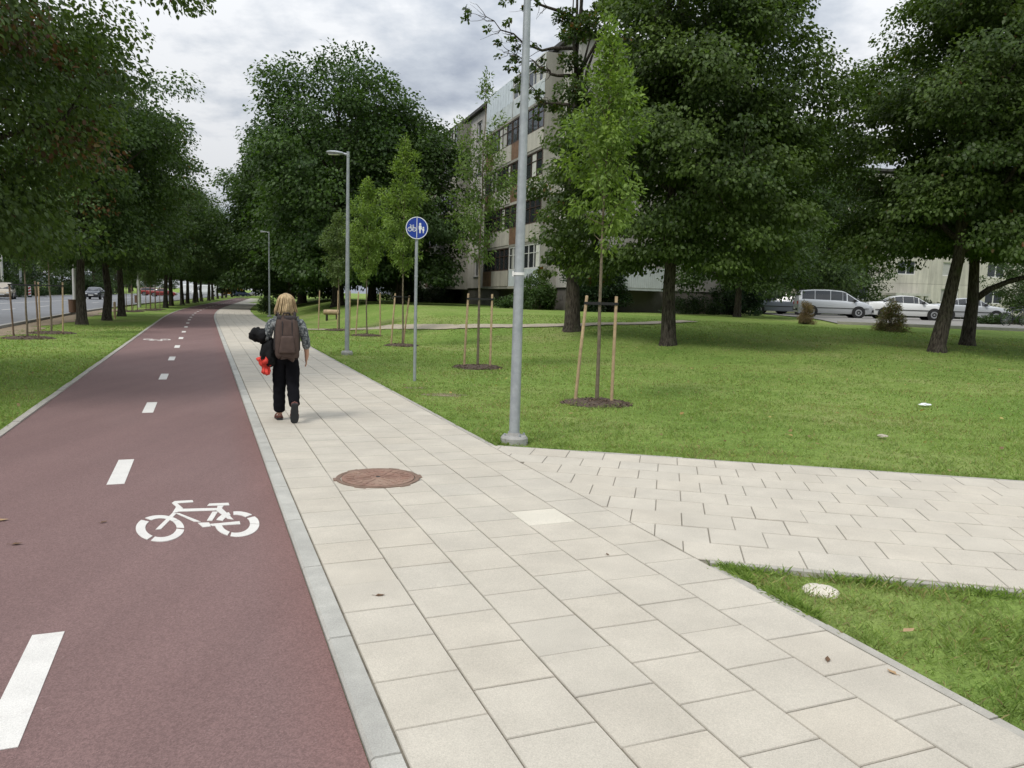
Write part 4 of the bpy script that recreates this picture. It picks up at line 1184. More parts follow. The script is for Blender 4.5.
def balcony(u0, u1, z0, kind, seed):
    g = random.Random(seed); D = 1.15; h = ST
    mb = MB(); mb.box(u0 - .04, u1 + .04, 0.002, D, z0 - .09, z0 + .07)
    mb.box(u0, u0 + .08, 0.002, D - .06, z0 + .07, z0 + h - .09); mb.box(u1 - .08, u1, 0.002, D - .06, z0 + .07, z0 + h - .09)
    gs = g.uniform(.5, .8); mb.c = [(gs, gs * .98, gs * .93)] * len(mb.f)
    b_ = mb.build('balcony', M['panel'], blk)
    split = u1 - (u1 - u0) * g.choice((.30, .34, .38))   # solid panel plus a narrower dark part
    pc = {'dark': (.92, .90, .84), 'white': (1.1, 1.12, 1.13), 'brown': (.85, .82, .76), 'boards': (1.15, 1.2, 1.22)}[kind]
    mb = MB()
    if kind in ('white', 'boards'): corrug(mb, u0 + .02, u1 - .02, D - .02, z0 + .072, z0 + 1.12, (1.1, 1.1, 1.08)); mb.build('parapet', M['boards'], b_)
    else:
        mb.box(u0 + .0, split, D - .05, D + .03, z0 + .072, z0 + 1.12, pc); mb.build('parapet', M['panel'], b_)
        mb = MB(); mb.box(split + .02, u1, D - .05, D, z0 + .072, z0 + 1.12); mb.build('dark_panel', M['brownboards' if g.random() < .6 else 'winbrown'], b_)
    if kind == 'boards':
        mb = MB(); corrug(mb, u0 + .02, u1 - .02, D - .03, z0 + 1.14, z0 + h - .10, (1.12, 1.14, 1.16), .28); mb.build('boarding', M['boards'], b_); return
    fm = 'winwhite' if kind == 'white' else 'winbrown'
    mb = MB(); n = 6
    mb.box(u0, u1, D - .10, D - .02, z0 + 1.125, z0 + 1.20); mb.box(u0, u1, D - .10, D - .02, z0 + h - .17, z0 + h - .095)
    for k in range(n + 1):
        a = u0 + (u1 - u0 - .06) * k / n; mb.box(a, a + .06, D - .10, D - .02, z0 + 1.20, z0 + h - .17)
    mb.box(u0, u1, D - .09, D - .03, z0 + h - .66, z0 + h - .62)
    mb.build('glazing_frame', M[fm], b_)
    mb = MB(); mb.box(u0 + .06, u1 - .06, D - .075, D - .065, z0 + 1.20, z0 + h - .17); mb.build('glazing', M['glass'], b_)
    mb = MB()
    for k in range(n):
        if g.random() < (.75 if kind == 'white' else .25):
            a = u0 + (u1 - u0 - .06) * k / n; t = g.uniform(.55, 1.1) if kind != 'brown' else g.uniform(.25, .5)
            mb = MB(); mb.box(a + .08, a + (u1 - u0) / n * g.uniform(.5, .95), D - .063, D - .060, z0 + 1.22, z0 + h - .19, (t, t, t * .95)); mb.build('curtain', M['curtain'], b_)
secs = [(0, 2.0, 'p'), (2.0, 7.9, 'b'), (7.9, 13.9, 'b'), (13.9, 22.3, 'w'), (22.3, 28.2, 'b'), (28.2, 34.1, 'b'), (34.1, 41.4, 'w'), (41.4, 47.2, 'b'), (47.2, 53, 'b'), (53, 62, 'w')]
kinds = {(1, 4): 'white', (1, 3): 'dark', (1, 2): 'dark', (1, 1): 'brown', (1, 0): 'white', (2, 4): 'boards', (2, 3): 'dark', (2, 2): 'dark', (2, 1): 'dark', (2, 0): 'brown'}
kk = 0
for si, (u0, u1, ty) in enumerate(secs):
    for st in range(NS):
        z0 = PL + st * ST; z1 = z0 + ST + (.30 if st == NS - 1 else 0)
        a, b_ = u0 + .012, u1 - .012
        if ty == 'p':
            facing(a, b_, z0 + .012, z1 - .012, [], 'f')
        elif ty == 'w':
            mid = (u0 + u1) / 2
            hs = [(mid - 2.35, mid - .85, z0 + .95, z0 + 2.35), (mid + .85, mid + 2.35, z0 + .95, z0 + 2.35)]
            facing(a, mid - .012, z0 + .012, z1 - .012, hs[:1], 'f'); facing(mid + .012, b_, z0 + .012, z1 - .012, hs[1:], 'f')
            for h in hs: window(*h, 'f', blk)
        else:
            facing(a, b_, z0 + .012, z1 - .012, [], 'f')
            balcony(u0 + .06, u1 - .06, z0, kinds.get((si, st)) or rnd.choice(('dark', 'dark', 'dark', 'brown')), kk); kk += 1
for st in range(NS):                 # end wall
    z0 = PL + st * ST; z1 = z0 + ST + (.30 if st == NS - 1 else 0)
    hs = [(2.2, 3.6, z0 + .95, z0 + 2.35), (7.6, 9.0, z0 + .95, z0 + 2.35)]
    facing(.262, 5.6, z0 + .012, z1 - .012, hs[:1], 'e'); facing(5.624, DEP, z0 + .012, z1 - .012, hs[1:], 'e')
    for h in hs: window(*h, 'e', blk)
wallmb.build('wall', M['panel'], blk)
mb = MB(); corrug(mb, 0, 3.2, 0, 0, 1.15, (1.1, 1.1, 1.08)); mb.v = [(-1.0 + y, -2.6 - x, PL + .1 + z) for x, y, z in mb.v]
mb.box(-1.0, -.005, -5.8, -2.6, PL - .05, PL + .09); mb.build('end_balcony', M['boards'], blk)
# black scrawl on the white ground floor parapet by the lamp post
g = random.Random(4); mb = MB()
for k in range(7):
    u = 2.9 + k * .30; pts = [(u + g.uniform(-.1, .15), 1.188, PL + .35 + g.uniform(0, .55)) for _ in range(5)]
    mb.tube(pts, .016, 4)
mb.build('graffiti', M['strap'], blk)

# far block behind the car park
q = at_d(905, 78)
fbk = thing('apartment_block', (q.x - 26, q.y, q.z - .3), 'far beige apartment block with an entrance canopy behind the parked cars', 'building', rz=R(6))
wallmb = MB()
mb = MB(); mb.box(0, 70, .25, 12, -.5, 14.8); mb.build('wall_core', M['core'], fbk)
mb = MB(); mb.box(-.2, 70.2, -.3, 12.2, 14.85, 15.1); mb.build('roof', M['roofdark'], fbk)
def wwin(u0, u1, z0, z1):
    mb = MB(); f = .09
    for (a, b_, c, d) in ((u0, u0 + f, z0, z1), (u1 - f, u1, z0, z1), (u0 + f, u1 - f, z0, z0 + f), (u0 + f, u1 - f, z1 - f, z1), ((u0 + u1) / 2 - .05, (u0 + u1) / 2 + .05, z0 + f, z1 - f)): mb.box(a, b_, .10, .20, c, d)
    w_ = mb.build('window', M['winwhite'], fbk)
    mb = MB(); mb.box(u0 + f, u1 - f, .15, .16, z0 + f, z1 - f); mb.build('pane', M['glass'], w_)
    if rnd.random() < .5:
        t = rnd.uniform(.5, 1); mb = MB(); mb.box(u0 + f, u0 + (u1 - u0) * rnd.uniform(.3, .8), .143, .147, z0 + f, z1 - f, (t, t, t)); mb.build('curtain', M['curtain'], w_)
n_ = 0
for b_i in range(14):
    u0 = b_i * 5.0
    ent = b_i == 5
    for st in range(5):
        z0 = (.9 if st else -.2) + st * 2.75; z1 = .9 + (st + 1) * 2.75
        if st == 0: z1 = .9 + 2.75
        hs = [(u0 + 1.5, u0 + 3.5, .9 + st * 2.75 + .9, .9 + st * 2.75 + 2.3)]
        if ent and st == 0: hs = [(u0 + 1.0, u0 + 3.4, -.15, 2.2)]
        us = [u0 + .012, hs[0][0], hs[0][1], u0 + 4.988]; zs = [z0, hs[0][2], hs[0][3], z1 - .02]
        t = rnd.uniform(.95, 1.15); col = (t * .92, t * .90, t * .85)
        for i in range(3):
            for j in range(3):
                if i == 1 and j == 1: continue
                if zs[j+1] - zs[j] > .01: wallmb.box(us[i], us[i+1], 0, .248, zs[j], zs[j+1], col)
        if not (ent and st == 0) and 1 <= b_i <= 11: wwin(*hs[0])
wallmb.build('wall', M['panel'], fbk)
mb = MB(); mb.box(25.4, 29.2, -1.8, -.005, 2.35, 2.6); mb.box(25.6, 25.9, -1.7, -1.4, -.3, 2.35); mb.box(28.7, 29.0, -1.7, -1.4, -.3, 2.35); mb.build('entrance_canopy', M['panel'], fbk)
mb = MB(); mb.box(26.0, 28.4, .12, .20, -.1, 2.2); mb.build('door', M['winbrown'], fbk)

# ------------------------------------------------------------------ vehicles
M['tyre'] = surf('tyre', (0.02, 0.02, 0.021), .85); M['rim'] = surf('wheel_rim', (0.35, 0.36, 0.37), .4, .1, 8, metal=.6)
M['taillight'] = surf('tail_light', (0.40, 0.015, 0.012), .25, .05); M['headlight'] = surf('head_light', (0.7, 0.72, 0.72), .15, .05)
M['trim'] = surf('black_trim', (0.02, 0.02, 0.02), .6); M['plate'] = surf('number_plate', (0.7, 0.7, 0.68), .5)
def paintmat(name, c, metal=.0):
    mt = surf(name, c, .35, .02, 2, metal=metal, spec=.5)
    for n_ in mt.node_tree.nodes:
        if n_.type == 'BSDF_PRINCIPLED': n_.inputs['Coat Weight'].default_value = .5; n_.inputs['Coat Roughness'].default_value = .1
    return mt
M['silver'] = paintmat('silver_paint', (0.52, 0.54, 0.56), .3); M['white'] = paintmat('white_paint', (0.72, 0.73, 0.72)); M['greyblue'] = paintmat('grey_blue_paint', (0.20, 0.23, 0.27), .2)
M['redcar'] = paintmat('red_paint', (0.25, 0.028, 0.024)); M['gold'] = paintmat('beige_paint', (0.42, 0.36, 0.27), .2); M['darkcar'] = paintmat('dark_paint', (0.03, 0.035, 0.045), .1)
M['orange'] = paintmat('orange_paint', (0.72, 0.33, 0.03)); M['navy'] = paintmat('navy_paint', (0.03, 0.05, 0.13))
KIND = {   # station: x, bottom, belt, top, half-width at belt, half-width at roof (front at +x)
    'saloon': dict(L=4.6, st=[(-2.30, .42, .72, .74, .70, .6), (-2.24, .30, .92, .95, .82, .66), (-1.95, .24, .98, 1.02, .85, .66), (-1.45, .22, .97, 1.04, .87, .64), (-.80, .22, .95, 1.38, .87, .60), (-.35, .22, .94, 1.43, .875, .60), (.25, .22, .93, 1.41, .875, .60), (.50, .22, .925, 1.34, .875, .60), (1.10, .22, .91, .97, .87, .66), (1.60, .22, .86, .91, .85, .64), (2.05, .24, .78, .82, .80, .58), (2.26, .32, .62, .64, .70, .5)], glass=[3, 4, 5, 6, 7], ws=7, rw=3, wb=(-1.35, 1.38)),
    'minivan': dict(L=4.4, st=[(-2.18, .40, .95, 1.0, .76, .68), (-2.12, .26, 1.02, 1.25, .84, .68), (-1.95, .24, 1.02, 1.58, .87, .66), (-1.20, .22, 1.00, 1.65, .88, .65), (-.30, .22, .98, 1.66, .885, .65), (.40, .22, .96, 1.60, .885, .63), (.62, .22, .955, 1.52, .885, .62), (1.42, .22, .93, 1.00, .87, .66), (1.75, .22, .86, .92, .85, .62), (2.05, .25, .74, .79, .78, .55), (2.18, .34, .60, .62, .68, .5)], glass=[2, 3, 4, 5, 6], ws=6, rw=1, wb=(-1.38, 1.32)),
    'estate': dict(L=4.6, st=[(-2.30, .40, .92, .96, .76, .66), (-2.24, .26, .98, 1.15, .84, .66), (-1.95, .24, .98, 1.42, .86, .62), (-1.20, .22, .97, 1.47, .87, .61), (-.30, .22, .95, 1.48, .875, .61), (.30, .22, .93, 1.44, .875, .60), (.52, .22, .925, 1.36, .875, .60), (1.15, .22, .91, .97, .87, .66), (1.60, .22, .86, .91, .85, .64), (2.05, .24, .78, .82, .80, .58), (2.26, .32, .62, .64, .70, .5)], glass=[2, 3, 4, 5, 6], ws=6, rw=1, wb=(-1.38, 1.38)),
    'van': dict(L=5.4, st=[(-2.70, .42, 1.2, 2.25, .86, .78), (-2.66, .30, 1.2, 2.38, .94, .80), (-1.5, .26, 1.2, 2.42, .96, .80), (.4, .26, 1.2, 2.42, .96, .80), (1.1, .26, 1.18, 2.36, .96, .78), (1.3, .26, 1.17, 2.25, .96, .76), (1.95, .26, 1.10, 1.22, .95, .80), (2.45, .28, .95, 1.05, .90, .72), (2.68, .36, .70, .74, .78, .6)], glass=[4, 5], ws=5, rw=None, wb=(-1.7, 1.75)),
}
def car(kind, loc, rz, paint, label, cat='car', group=None, name='parked_car', sc=1.0):
    K = KIND[kind]; st = K['st']; t = thing(name, loc, label, cat, group, rz); t.scale = (sc,) * 3
    def ring(s_):
        x, zb, zl, zt, wl, wr = s_
        up = [(wl * .90, zb), (wl * .97, zb + .14), (wl * 1.0, (zb + zl) / 2 + .05), (wl * .985, zl - .06), (wl * .95, zl)]
        tp = [(wr + (wl * .95 - wr) * .45, zl + (zt - zl) * .55), (wr, zl + (zt - zl) * .93), (wr * .75, zt), (0, zt + .015)]
        return [(0, zb)] + up + tp
    rg = [ring(s_) for s_ in st]; nR = len(rg[0])
    mb = MB()
    for sd in (1, -1):
        for i in range(len(st) - 1):
            for k in range(nR - 1):
                mb.face([(st[i][0], sd * rg[i][k][0], rg[i][k][1]), (st[i][0], sd * rg[i][k+1][0], rg[i][k+1][1]), (st[i+1][0], sd * rg[i+1][k+1][0], rg[i+1][k+1][1]), (st[i+1][0], sd * rg[i+1][k][0], rg[i+1][k][1])])
        for i in (0, len(st) - 1): mb.face([(st[i][0], sd * r[0], r[1]) for r in rg[i]])
    me = mb.mesh('body', M[paint])
    bm = bmesh.new(); bm.from_mesh(me); bmesh.ops.remove_doubles(bm, verts=bm.verts, dist=.002); bmesh.ops.recalc_face_normals(bm, faces=bm.faces); bm.to_mesh(me); bm.free()
    me.shade_smooth(); me.set_sharp_from_angle(angle=R(38)); body = link('body', me, t)
    def patch(mb, a, b_, c, d, e=.008, m0=.06, m1=.94, n0=.08, n1=.92):
        a, b_, c, d = map(Vector, (a, b_, c, d)); nn = (b_ - a).cross(d - a).normalized()
        ctr = (a + b_ + c + d) / 4
        if nn.dot(ctr - Vector((0, 0, .8))) < 0: nn = -nn
        f = lambda u, v: a.lerp(b_, u).lerp(d.lerp(c, u), v) + nn * e
        mb.face([f(m0, n0), f(m1, n0), f(m1, n1), f(m0, n1)])
    for sd in (1, -1):                       # side windows
        for i in K['glass'][:-1] if len(K['glass']) > 2 else K['glass'][:1]:
            mb = MB(); A = lambda j, k: (st[j][0], sd * rg[j][k][0], rg[j][k][1])
            patch(mb, A(i, 5), A(i+1, 5), A(i+1, 6), A(i, 6), n1=1.0, n0=.15, m0=.02, m1=.98); patch(mb, A(i, 6), A(i+1, 6), A(i+1, 7), A(i, 7), n0=0.0, n1=.9, m0=.02, m1=.98)
            mb.build('side_window', M['glass'], t, fix=False)
        i = K['glass'][-1]
        mb = MB(); A = lambda j, k: (st[j][0], sd * rg[j][k][0], rg[j][k][1])
        a, b_, c = Vector(A(i, 5)), Vector(A(i+1, 5)), Vector(A(i, 7)); ctr = (a + b_ + c) / 3; o_ = Vector((0, sd * .010, .004))
        mb.face([ctr + (p - ctr) * .80 + o_ for p in (a, b_, c)]); mb.build('quarter_window', M['glass'], t, fix=False)
    for nm, i in (('windscreen', K['ws']), ('rear_window', K['rw'])):
        if i is None: continue
        mb = MB(); A = lambda j, k, sd: (st[j][0], sd * rg[j][k][0], rg[j][k][1])
        patch(mb, A(i, 7, 1), A(i+1, 7, 1), A(i+1, 7, -1), A(i, 7, -1), e=.02, n0=.06, n1=.94, m0=.06, m1=.95); mb.build(nm, M['glass'], t, fix=False)
    x0, x1 = st[0][0], st[-1][0]
    for sd in (1, -1):
        mb = MB(); mb.box(x0 - .015, x0 + .12, sd * .66 - .12, sd * .66 + .12, st[0][2] - .20, st[0][2] - .02); mb.build('tail_light', M['taillight'], t)
        mb = MB(); mb.box(x1 - .16, x1 + .01, sd * .54 - .14, sd * .54 + .14, .60, .72); mb.build('headlight', M['headlight'], t)
        mb = MB(); xm = st[K['ws'] + 1][0] - .35; mb.box(xm - .06, xm + .06, sd * .92 - .09, sd * .92 + .09, .96, 1.09); mb.build('mirror', M['trim'], t)
        mb = MB(); mb.box(-1.9, 1.9, sd * .885 - .012, sd * .885 + .012, .54, .58); mb.build('side_strip', M['trim'], t)
    for (xa, xb) in ((x0 - .03, x0 + .30), (x1 - .28, x1 + .03)):
        mb = MB(); mb.box(xa, xb, -.72, .72, .36, .50); mb.build('bumper_strip', M['trim'], t)
    for xx in (x0 - .035, x1 + .032):
        mb = MB(); mb.box(xx - .006, xx + .006, -.26, .26, .44, .55); mb.build('number_plate', M['plate'], t)
    for xw in K['wb']:
        for sd in (1, -1):
            yw = sd * .80
            mb = MB(); mb.lathe([(.375, -.10), (.375, .095)], 24, c=(xw, yw, .335), axis='y'); mb.build('wheel_arch', M['trim'], t)
            mb = MB(); mb.lathe([(.20, -.11), (.30, -.115), (.315, -.06), (.315, .06), (.30, .115), (.20, .11)], 24, c=(xw, yw, .315), axis='y'); w_ = mb.build('wheel', M['tyre'], t, smooth=True, sharp=40)
            mb = MB(); mb.lathe([(.205, -.105), (.19, -.12), (.06, -.10), (.05, -.115), (.001, -.115)] if sd < 0 else [(.205, .105), (.19, .12), (.06, .10), (.05, .115), (.001, .115)], 20, c=(xw, yw, .315), axis='y'); mb.build('rim', M['rim'], w_, smooth=True, sharp=40)
    return t
hd = math.atan2(ld.y, ld.x)
pk = 'cars parked behind the lawn'
def lotpos(px, d): 
    q = at_d(px, d); q.z += .045; return q
car('minivan', lotpos(833, 47.6), hd + R(-2), 'silver', 'silver minivan parked behind the lawn, left of the white saloon', 'car', pk)
car('saloon', lotpos(906, 47.0), hd + R(-3), 'white', 'white saloon with red tail lights parked in front of the silver minivan', 'car', pk)
car('saloon', lotpos(968, 49.5), hd + R(-2), 'silver', 'silver saloon parked partly behind the two dark linden trunks', 'car', pk)
car('estate', lotpos(781, 56), hd + R(165), 'greyblue', 'grey blue estate car behind the rear of the silver minivan', 'car', pk)
car('estate', lotpos(762, 60), hd + R(110), 'redcar', 'red car at the left end of the parked cars by the ivy corner', 'car', pk)
car('saloon', lotpos(800, 63), hd + R(160), 'white', 'white car mostly hidden between the estate and the minivan', 'car', pk)
rh = R(90 + 20)
rc = 'traffic on the road'
def onroad(px, d): 
    q = at_d(px, d); q.z = .02; return q
car('minivan', onroad(4, 78), rh + R(188), 'gold', 'beige car on the road at the left photo edge', 'car', rc, 'car')
car('saloon', onroad(95, 92), rh + R(178), 'darkcar', 'dark car with bright windscreen on the road between two linden trunks', 'car', rc, 'car')
car('estate', onroad(153, 150), R(10), 'redcar', 'larger red car seen side-on far along the road', 'car', rc, 'car')
car('saloon', onroad(163, 138), R(14), 'redcar', 'second red car just right of the larger red one far along the road', 'car', rc, 'car')
car('van', onroad(193, 175), R(20), 'white', 'white van seen between far linden trunks', 'van', rc, 'van')
car('van', onroad(205, 170), R(200), 'white', 'second white van, right of the first between far linden trunks', 'van', rc, 'van')
car('van', onroad(233.5, 205), R(75), 'orange', 'orange yellow lorry at the far end of the road', 'lorry', rc, 'lorry', sc=1.35)
car('estate', onroad(241, 190), R(60), 'navy', 'dark blue car at the far end of the lane, in front of the orange lorry', 'car', rc, 'car')
car('saloon', onroad(256, 200), R(80), 'silver', 'pale car far off at the end of the footpath', 'car', rc, 'car')

# ------------------------------------------------------------------ bicycle at the photo edge
bq = at_d(1018, 38.5)
bt = thing('bicycle', bq, 'dark bicycle standing on the grass at the right photo edge', 'bicycle', rz=R(8))
for x in (-.52, .52):
    mb = MB(); ring = [(x + .33 * math.cos(a), 0, .35 + .33 * math.sin(a)) for a in [2 * math.pi * k / 24 for k in range(25)]]; mb.tube(ring, .02, 6)
    w_ = mb.build('wheel', M['tyre'], bt, smooth=True)
    mb = MB()
    for k in range(9): a = k * math.pi / 9; mb.tube([(x + .31 * math.cos(a), 0, .35 + .31 * math.sin(a)), (x - .31 * math.cos(a), 0, .35 - .31 * math.sin(a))], .004, 3)
    mb.build('spokes', M['rim'], w_)
mb = MB()
for a, b_ in (((-.52, 0, .35), (-.15, 0, .33)), ((-.15, 0, .33), (.34, 0, .82)), ((-.15, 0, .33), (-.27, 0, .88)), ((-.25, 0, .80), (.33, 0, .86)), ((-.52, 0, .35), (-.25, 0, .78)), ((.31, 0, .92), (.52, 0, .35))): mb.tube([a, b_], .02, 6)
mb.build('frame', M['darkcar'], bt, smooth=True)
mb = MB(); mb.tube([(.28, -.28, 1.0), (.36, -.2, 1.02), (.32, 0, .98), (.36, .2, 1.02), (.28, .28, 1.0)], .014, 6); mb.tube([(.31, 0, .9), (.32, 0, .98)], .014, 6); mb.build('handlebar', M['trim'], bt)
rounded('saddle', (.27, .15, .06), .025, M['trim'], bt, 2, loc=(-.29, 0, .93))

# ------------------------------------------------------------------ bushes
def bush(name, loc, rx, ry, h, label, n=60, per=70, leaf=.09, c1=(.03, .06, .018), c2=(.07, .11, .03), seed=1, cone=False, wide=.3, dry=0, drycol=(.16, .085, .03), group=None, cat='bush', cr=.3):
    g = np.random.default_rng(seed); cs = []
    while len(cs) < n:
        p = g.uniform(-1, 1, 3); p[2] = (p[2] + 1) / 2
        lim = (1 - p[2] * .85) if cone else math.sqrt(max(0, 1 - max(0, (p[2] - .35) / .65) ** 2))
        if math.hypot(p[0], p[1]) > lim: continue
        cs.append([p[0] * rx, p[1] * ry, .06 + p[2] * h * .93])
    cs = np.array(cs); crr = cr * g.uniform(.6, 1.3, n)
    t = thing(name, loc, label, cat, group)
    p = cluster_leaves(g, cs, crr, per, leaf, c1, c2, .8, .1, dry, drycol, centre=np.array([0, 0, h * .3]))
    p[0][:, 2] = np.maximum(p[0][:, 2], .01)
    mb = MB()
    for k in range(min(n, 26)): mb.tube(wobbly(g, (g.normal() * rx * .1, g.normal() * ry * .1, -.05), cs[k], 3, .02), [.025, .018, .012, .006], 4)
    link('stem', mb.mesh('stem', M['thin_bark']), t); link('foliage', leaf_mesh('foliage', *p, M['leaf'], wide=wide), t)
    return t
q = at(805, 324); bush('conifer_shrub', q, .42, .42, 1.15, 'withered brown columnar shrub in front of the silver minivan', 40, 110, .07, (.20, .145, .09), (.34, .25, .16), 3, True, .14, cr=.16, group='withered shrubs on the lawn', cat='shrub')
q = at(890, 331); bush('conifer_shrub', q, .62, .55, 1.35, 'half brown half green conical shrub in front of the white saloon', 60, 110, .08, (.12, .14, .055), (.22, .21, .10), 4, True, .14, cr=.2, dry=.5, drycol=(.30, .21, .13), group='withered shrubs on the lawn', cat='shrub')
e0 = lambda v, u=-.6: blk.matrix_basis @ Vector((u, -v, 0))
def onend(v, u): 
    p = Matrix.Translation(blk.location) @ Matrix.Rotation(FB + math.pi / 2, 4, 'Z') @ Vector((u, -v, 0)); p.z = tz(p.x, p.y); return p
bush('ivy_bush', onend(1.2, -1.2), 1.7, 1.2, 4.2, 'tall dark ivy-covered bush against the near end of the block', 110, 110, .13, (.016, .036, .014), (.036, .07, .024), 5, cr=.5)
bush('garden_bush', onend(-1.6, 1.2), 1.2, 1.0, 1.9, 'fresh green bush at the block corner left of the thin tree', 60, 90, .11, (.045, .085, .025), (.085, .14, .04), 6, cr=.4)
bush('garden_bush', onend(-1.5, 3.6), 1.7, .8, .8, 'low green plants along the block plinth beside the lamp post', 60, 70, .10, (.045, .085, .03), (.085, .14, .045), 7, cr=.3)
bush('ivy_bush', onend(10.6, -.9), 1.6, 1.3, 3.4, 'dark ivy mass on the far right corner of the block by the red car', 90, 100, .13, (.016, .036, .014), (.036, .07, .024), 8, cr=.45)
bush('dark_shrub', onend(7.2, -1.6), 1.8, .8, 1.0, 'dark low shrub on the lawn under the end wall', 60, 80, .10, (.018, .036, .014), (.04, .07, .022), 9, cr=.35)
bush('dark_shrub', onend(-1.8, 26), 3.0, 1.0, 1.6, 'dark bushes at the foot of the block behind the sparse young tree', 90, 80, .13, (.018, .036, .014), (.045, .078, .026), 10, cr=.45)
bush('dark_shrub', onend(-2.2, 39), 3.4, 1.2, 2.0, 'dark bushes further along the block behind the sign pole', 90, 80, .14, (.018, .036, .014), (.045, .078, .026), 15, cr=.5)
for i, px in enumerate((860, 884, 908, 932, 956, 984)):
    q = at_d(px, 59.5); bush('hedge', q, 1.6, .6, 1.25, 'dark clipped hedge section behind the parked cars', 50, 80, .12, (.016, .03, .013), (.035, .055, .02), 20 + i, cr=.35, group='hedge behind the parked cars', cat='hedge')
for i, (px, d) in enumerate(((994, 40.0), (1012, 40.6), (1032, 41))):
    q = at_d(px, d); bush('hedge', q, .9, .5, .5, 'low green hedge piece beside the bicycle at the photo edge', 30, 70, .08, (.03, .06, .02), (.06, .10, .03), 30 + i, cr=.2, group='low hedge by the bicycle', cat='hedge')
q = P(54, 3.6); bush('dark_shrub', (q[0], q[1], tz(*q)), .7, .7, 1.3, 'small dark shrub at the path edge beside the farthest lamp post', 40, 70, .09, (.02, .04, .016), (.045, .07, .025), 40, cr=.3)

us = bush('shade_filler_bush', (*P(34, -28), 0), 3.2, 1.3, 1.9, 'dark bush added in place of the tree shadow across the road', 90, 60, .17, (.022, .045, .016), (.05, .085, .028), 61, cr=.55, group='bushes added for the tree shadow across the road')  # dark bushes added to stand in for the tree shadow on the grass
for s_ in (40, 46.5, 53, 60, 67, 75, 83, 92, 101, 111, 122, 134, 148, 163):
    c = copy_tree(us); x, y = P(s_ + rnd.uniform(-1, 1), -28 + rnd.uniform(-.8, .8)); c.location = (x, y, 0); c.rotation_euler = (0, 0, rnd.uniform(0, 6.3)); k_ = rnd.uniform(.8, 1.25); c.scale = (k_ * 1.2, k_ * 1.2, k_)
from mathutils import noise as mnoise
# ------------------------------------------------------------------ the walking woman
def skin(name, joints, edges, root, mat, parent=None, sub=2, post=None):
    names = list(joints); ix = {n_: i for i, n_ in enumerate(names)}
    me = bpy.data.meshes.new(name + '_cage'); me.from_pydata([joints[n_][0] for n_ in names], [(ix[a], ix[b_]) for a, b_ in edges], [])
    o = bpy.data.objects.new(name + '_cage', me); COL.objects.link(o)
    mo = o.modifiers.new('skin', 'SKIN'); mo.use_smooth_shade = True; mo.branch_smoothing = .6
    sv_ = me.skin_vertices[0].data
    for n_ in names:
        r_ = joints[n_][1]; sv_[ix[n_]].radius = r_ if hasattr(r_, '__len__') else (r_, r_)
        sv_[ix[n_]].use_root = (n_ == root)
    s_ = o.modifiers.new('sub', 'SUBSURF'); s_.levels = sub; s_.render_levels = sub
    dg = bpy.context.evaluated_depsgraph_get(); dg.update()
    nm = bpy.data.meshes.new_from_object(o.evaluated_get(dg), depsgraph=dg)
    bpy.data.objects.remove(o); nm.name = name
    nm.materials.clear(); nm.materials.append(mat); nm.shade_smooth()
    if post:
        for v in nm.vertices: v.co = Vector(post(v.co.copy()))
    return link(name, nm, parent)
M['skin'] = surf('skin', (0.50, 0.29, 0.20), .55, .06, 12, spec=.4)
M['hair'] = surf('blonde_hair', (0.52, 0.39, 0.22), .55, .30, 16, .6, 70, second=((0.27, 0.18, 0.095), .45, .65))
M['trouser'] = surf('black_trousers', (0.007, 0.007, 0.009), .95, .2, 10, .3, 60, spec=.1)
M['trouserhem'] = surf('navy_trousers', (0.022, 0.026, 0.042), .9, .2, 10, .3, 60)
M['sandal'] = surf('brown_sandal', (0.13, 0.05, 0.04), .7, .2, 12); M['sole'] = surf('dark_sole', (0.035, 0.036, 0.038), .9, .15, 20)
M['bagbrown'] = surf('brown_canvas', (0.075, 0.049, 0.040), .8, .2, 14, .4, 120); M['bagdark'] = surf('dark_canvas', (0.030, 0.024, 0.024), .8, .2, 14, .4, 120)
M['blackcloth'] = surf('black_cloth', (0.012, 0.012, 0.013), .9, .25, 9, .5, 40, spec=.15); M['redcloth'] = surf('red_cloth', (0.62, 0.05, 0.035), .7, .18, 9, .5, 40)
def jacket_mat():
    mt, nt, out = newmat('patterned_jacket'); vec = coords(nt)
    b = N(nt, 'ShaderNodeBsdfPrincipled'); b.inputs['Roughness'].default_value = .9
    c = ramp(nt, noise(nt, 38, 3, .7, vec), [(.38, (.035, .04, .045)), (.5, (.13, .145, .15)), (.62, (.31, .32, .31))])
    nt.links.new(c, b.inputs['Base Color']); nt.links.new(b.outputs[0], out.inputs[0]); return mt
M['jacket'] = jacket_mat()
wq = at(286.5, 423.0)
wz = 0.034
W = thing('person', (wq.x, wq.y, wz), 'blonde person in patterned grey jacket and black trousers walking away along the footpath', 'person', rz=R(19))
W.scale = (.975,) * 3
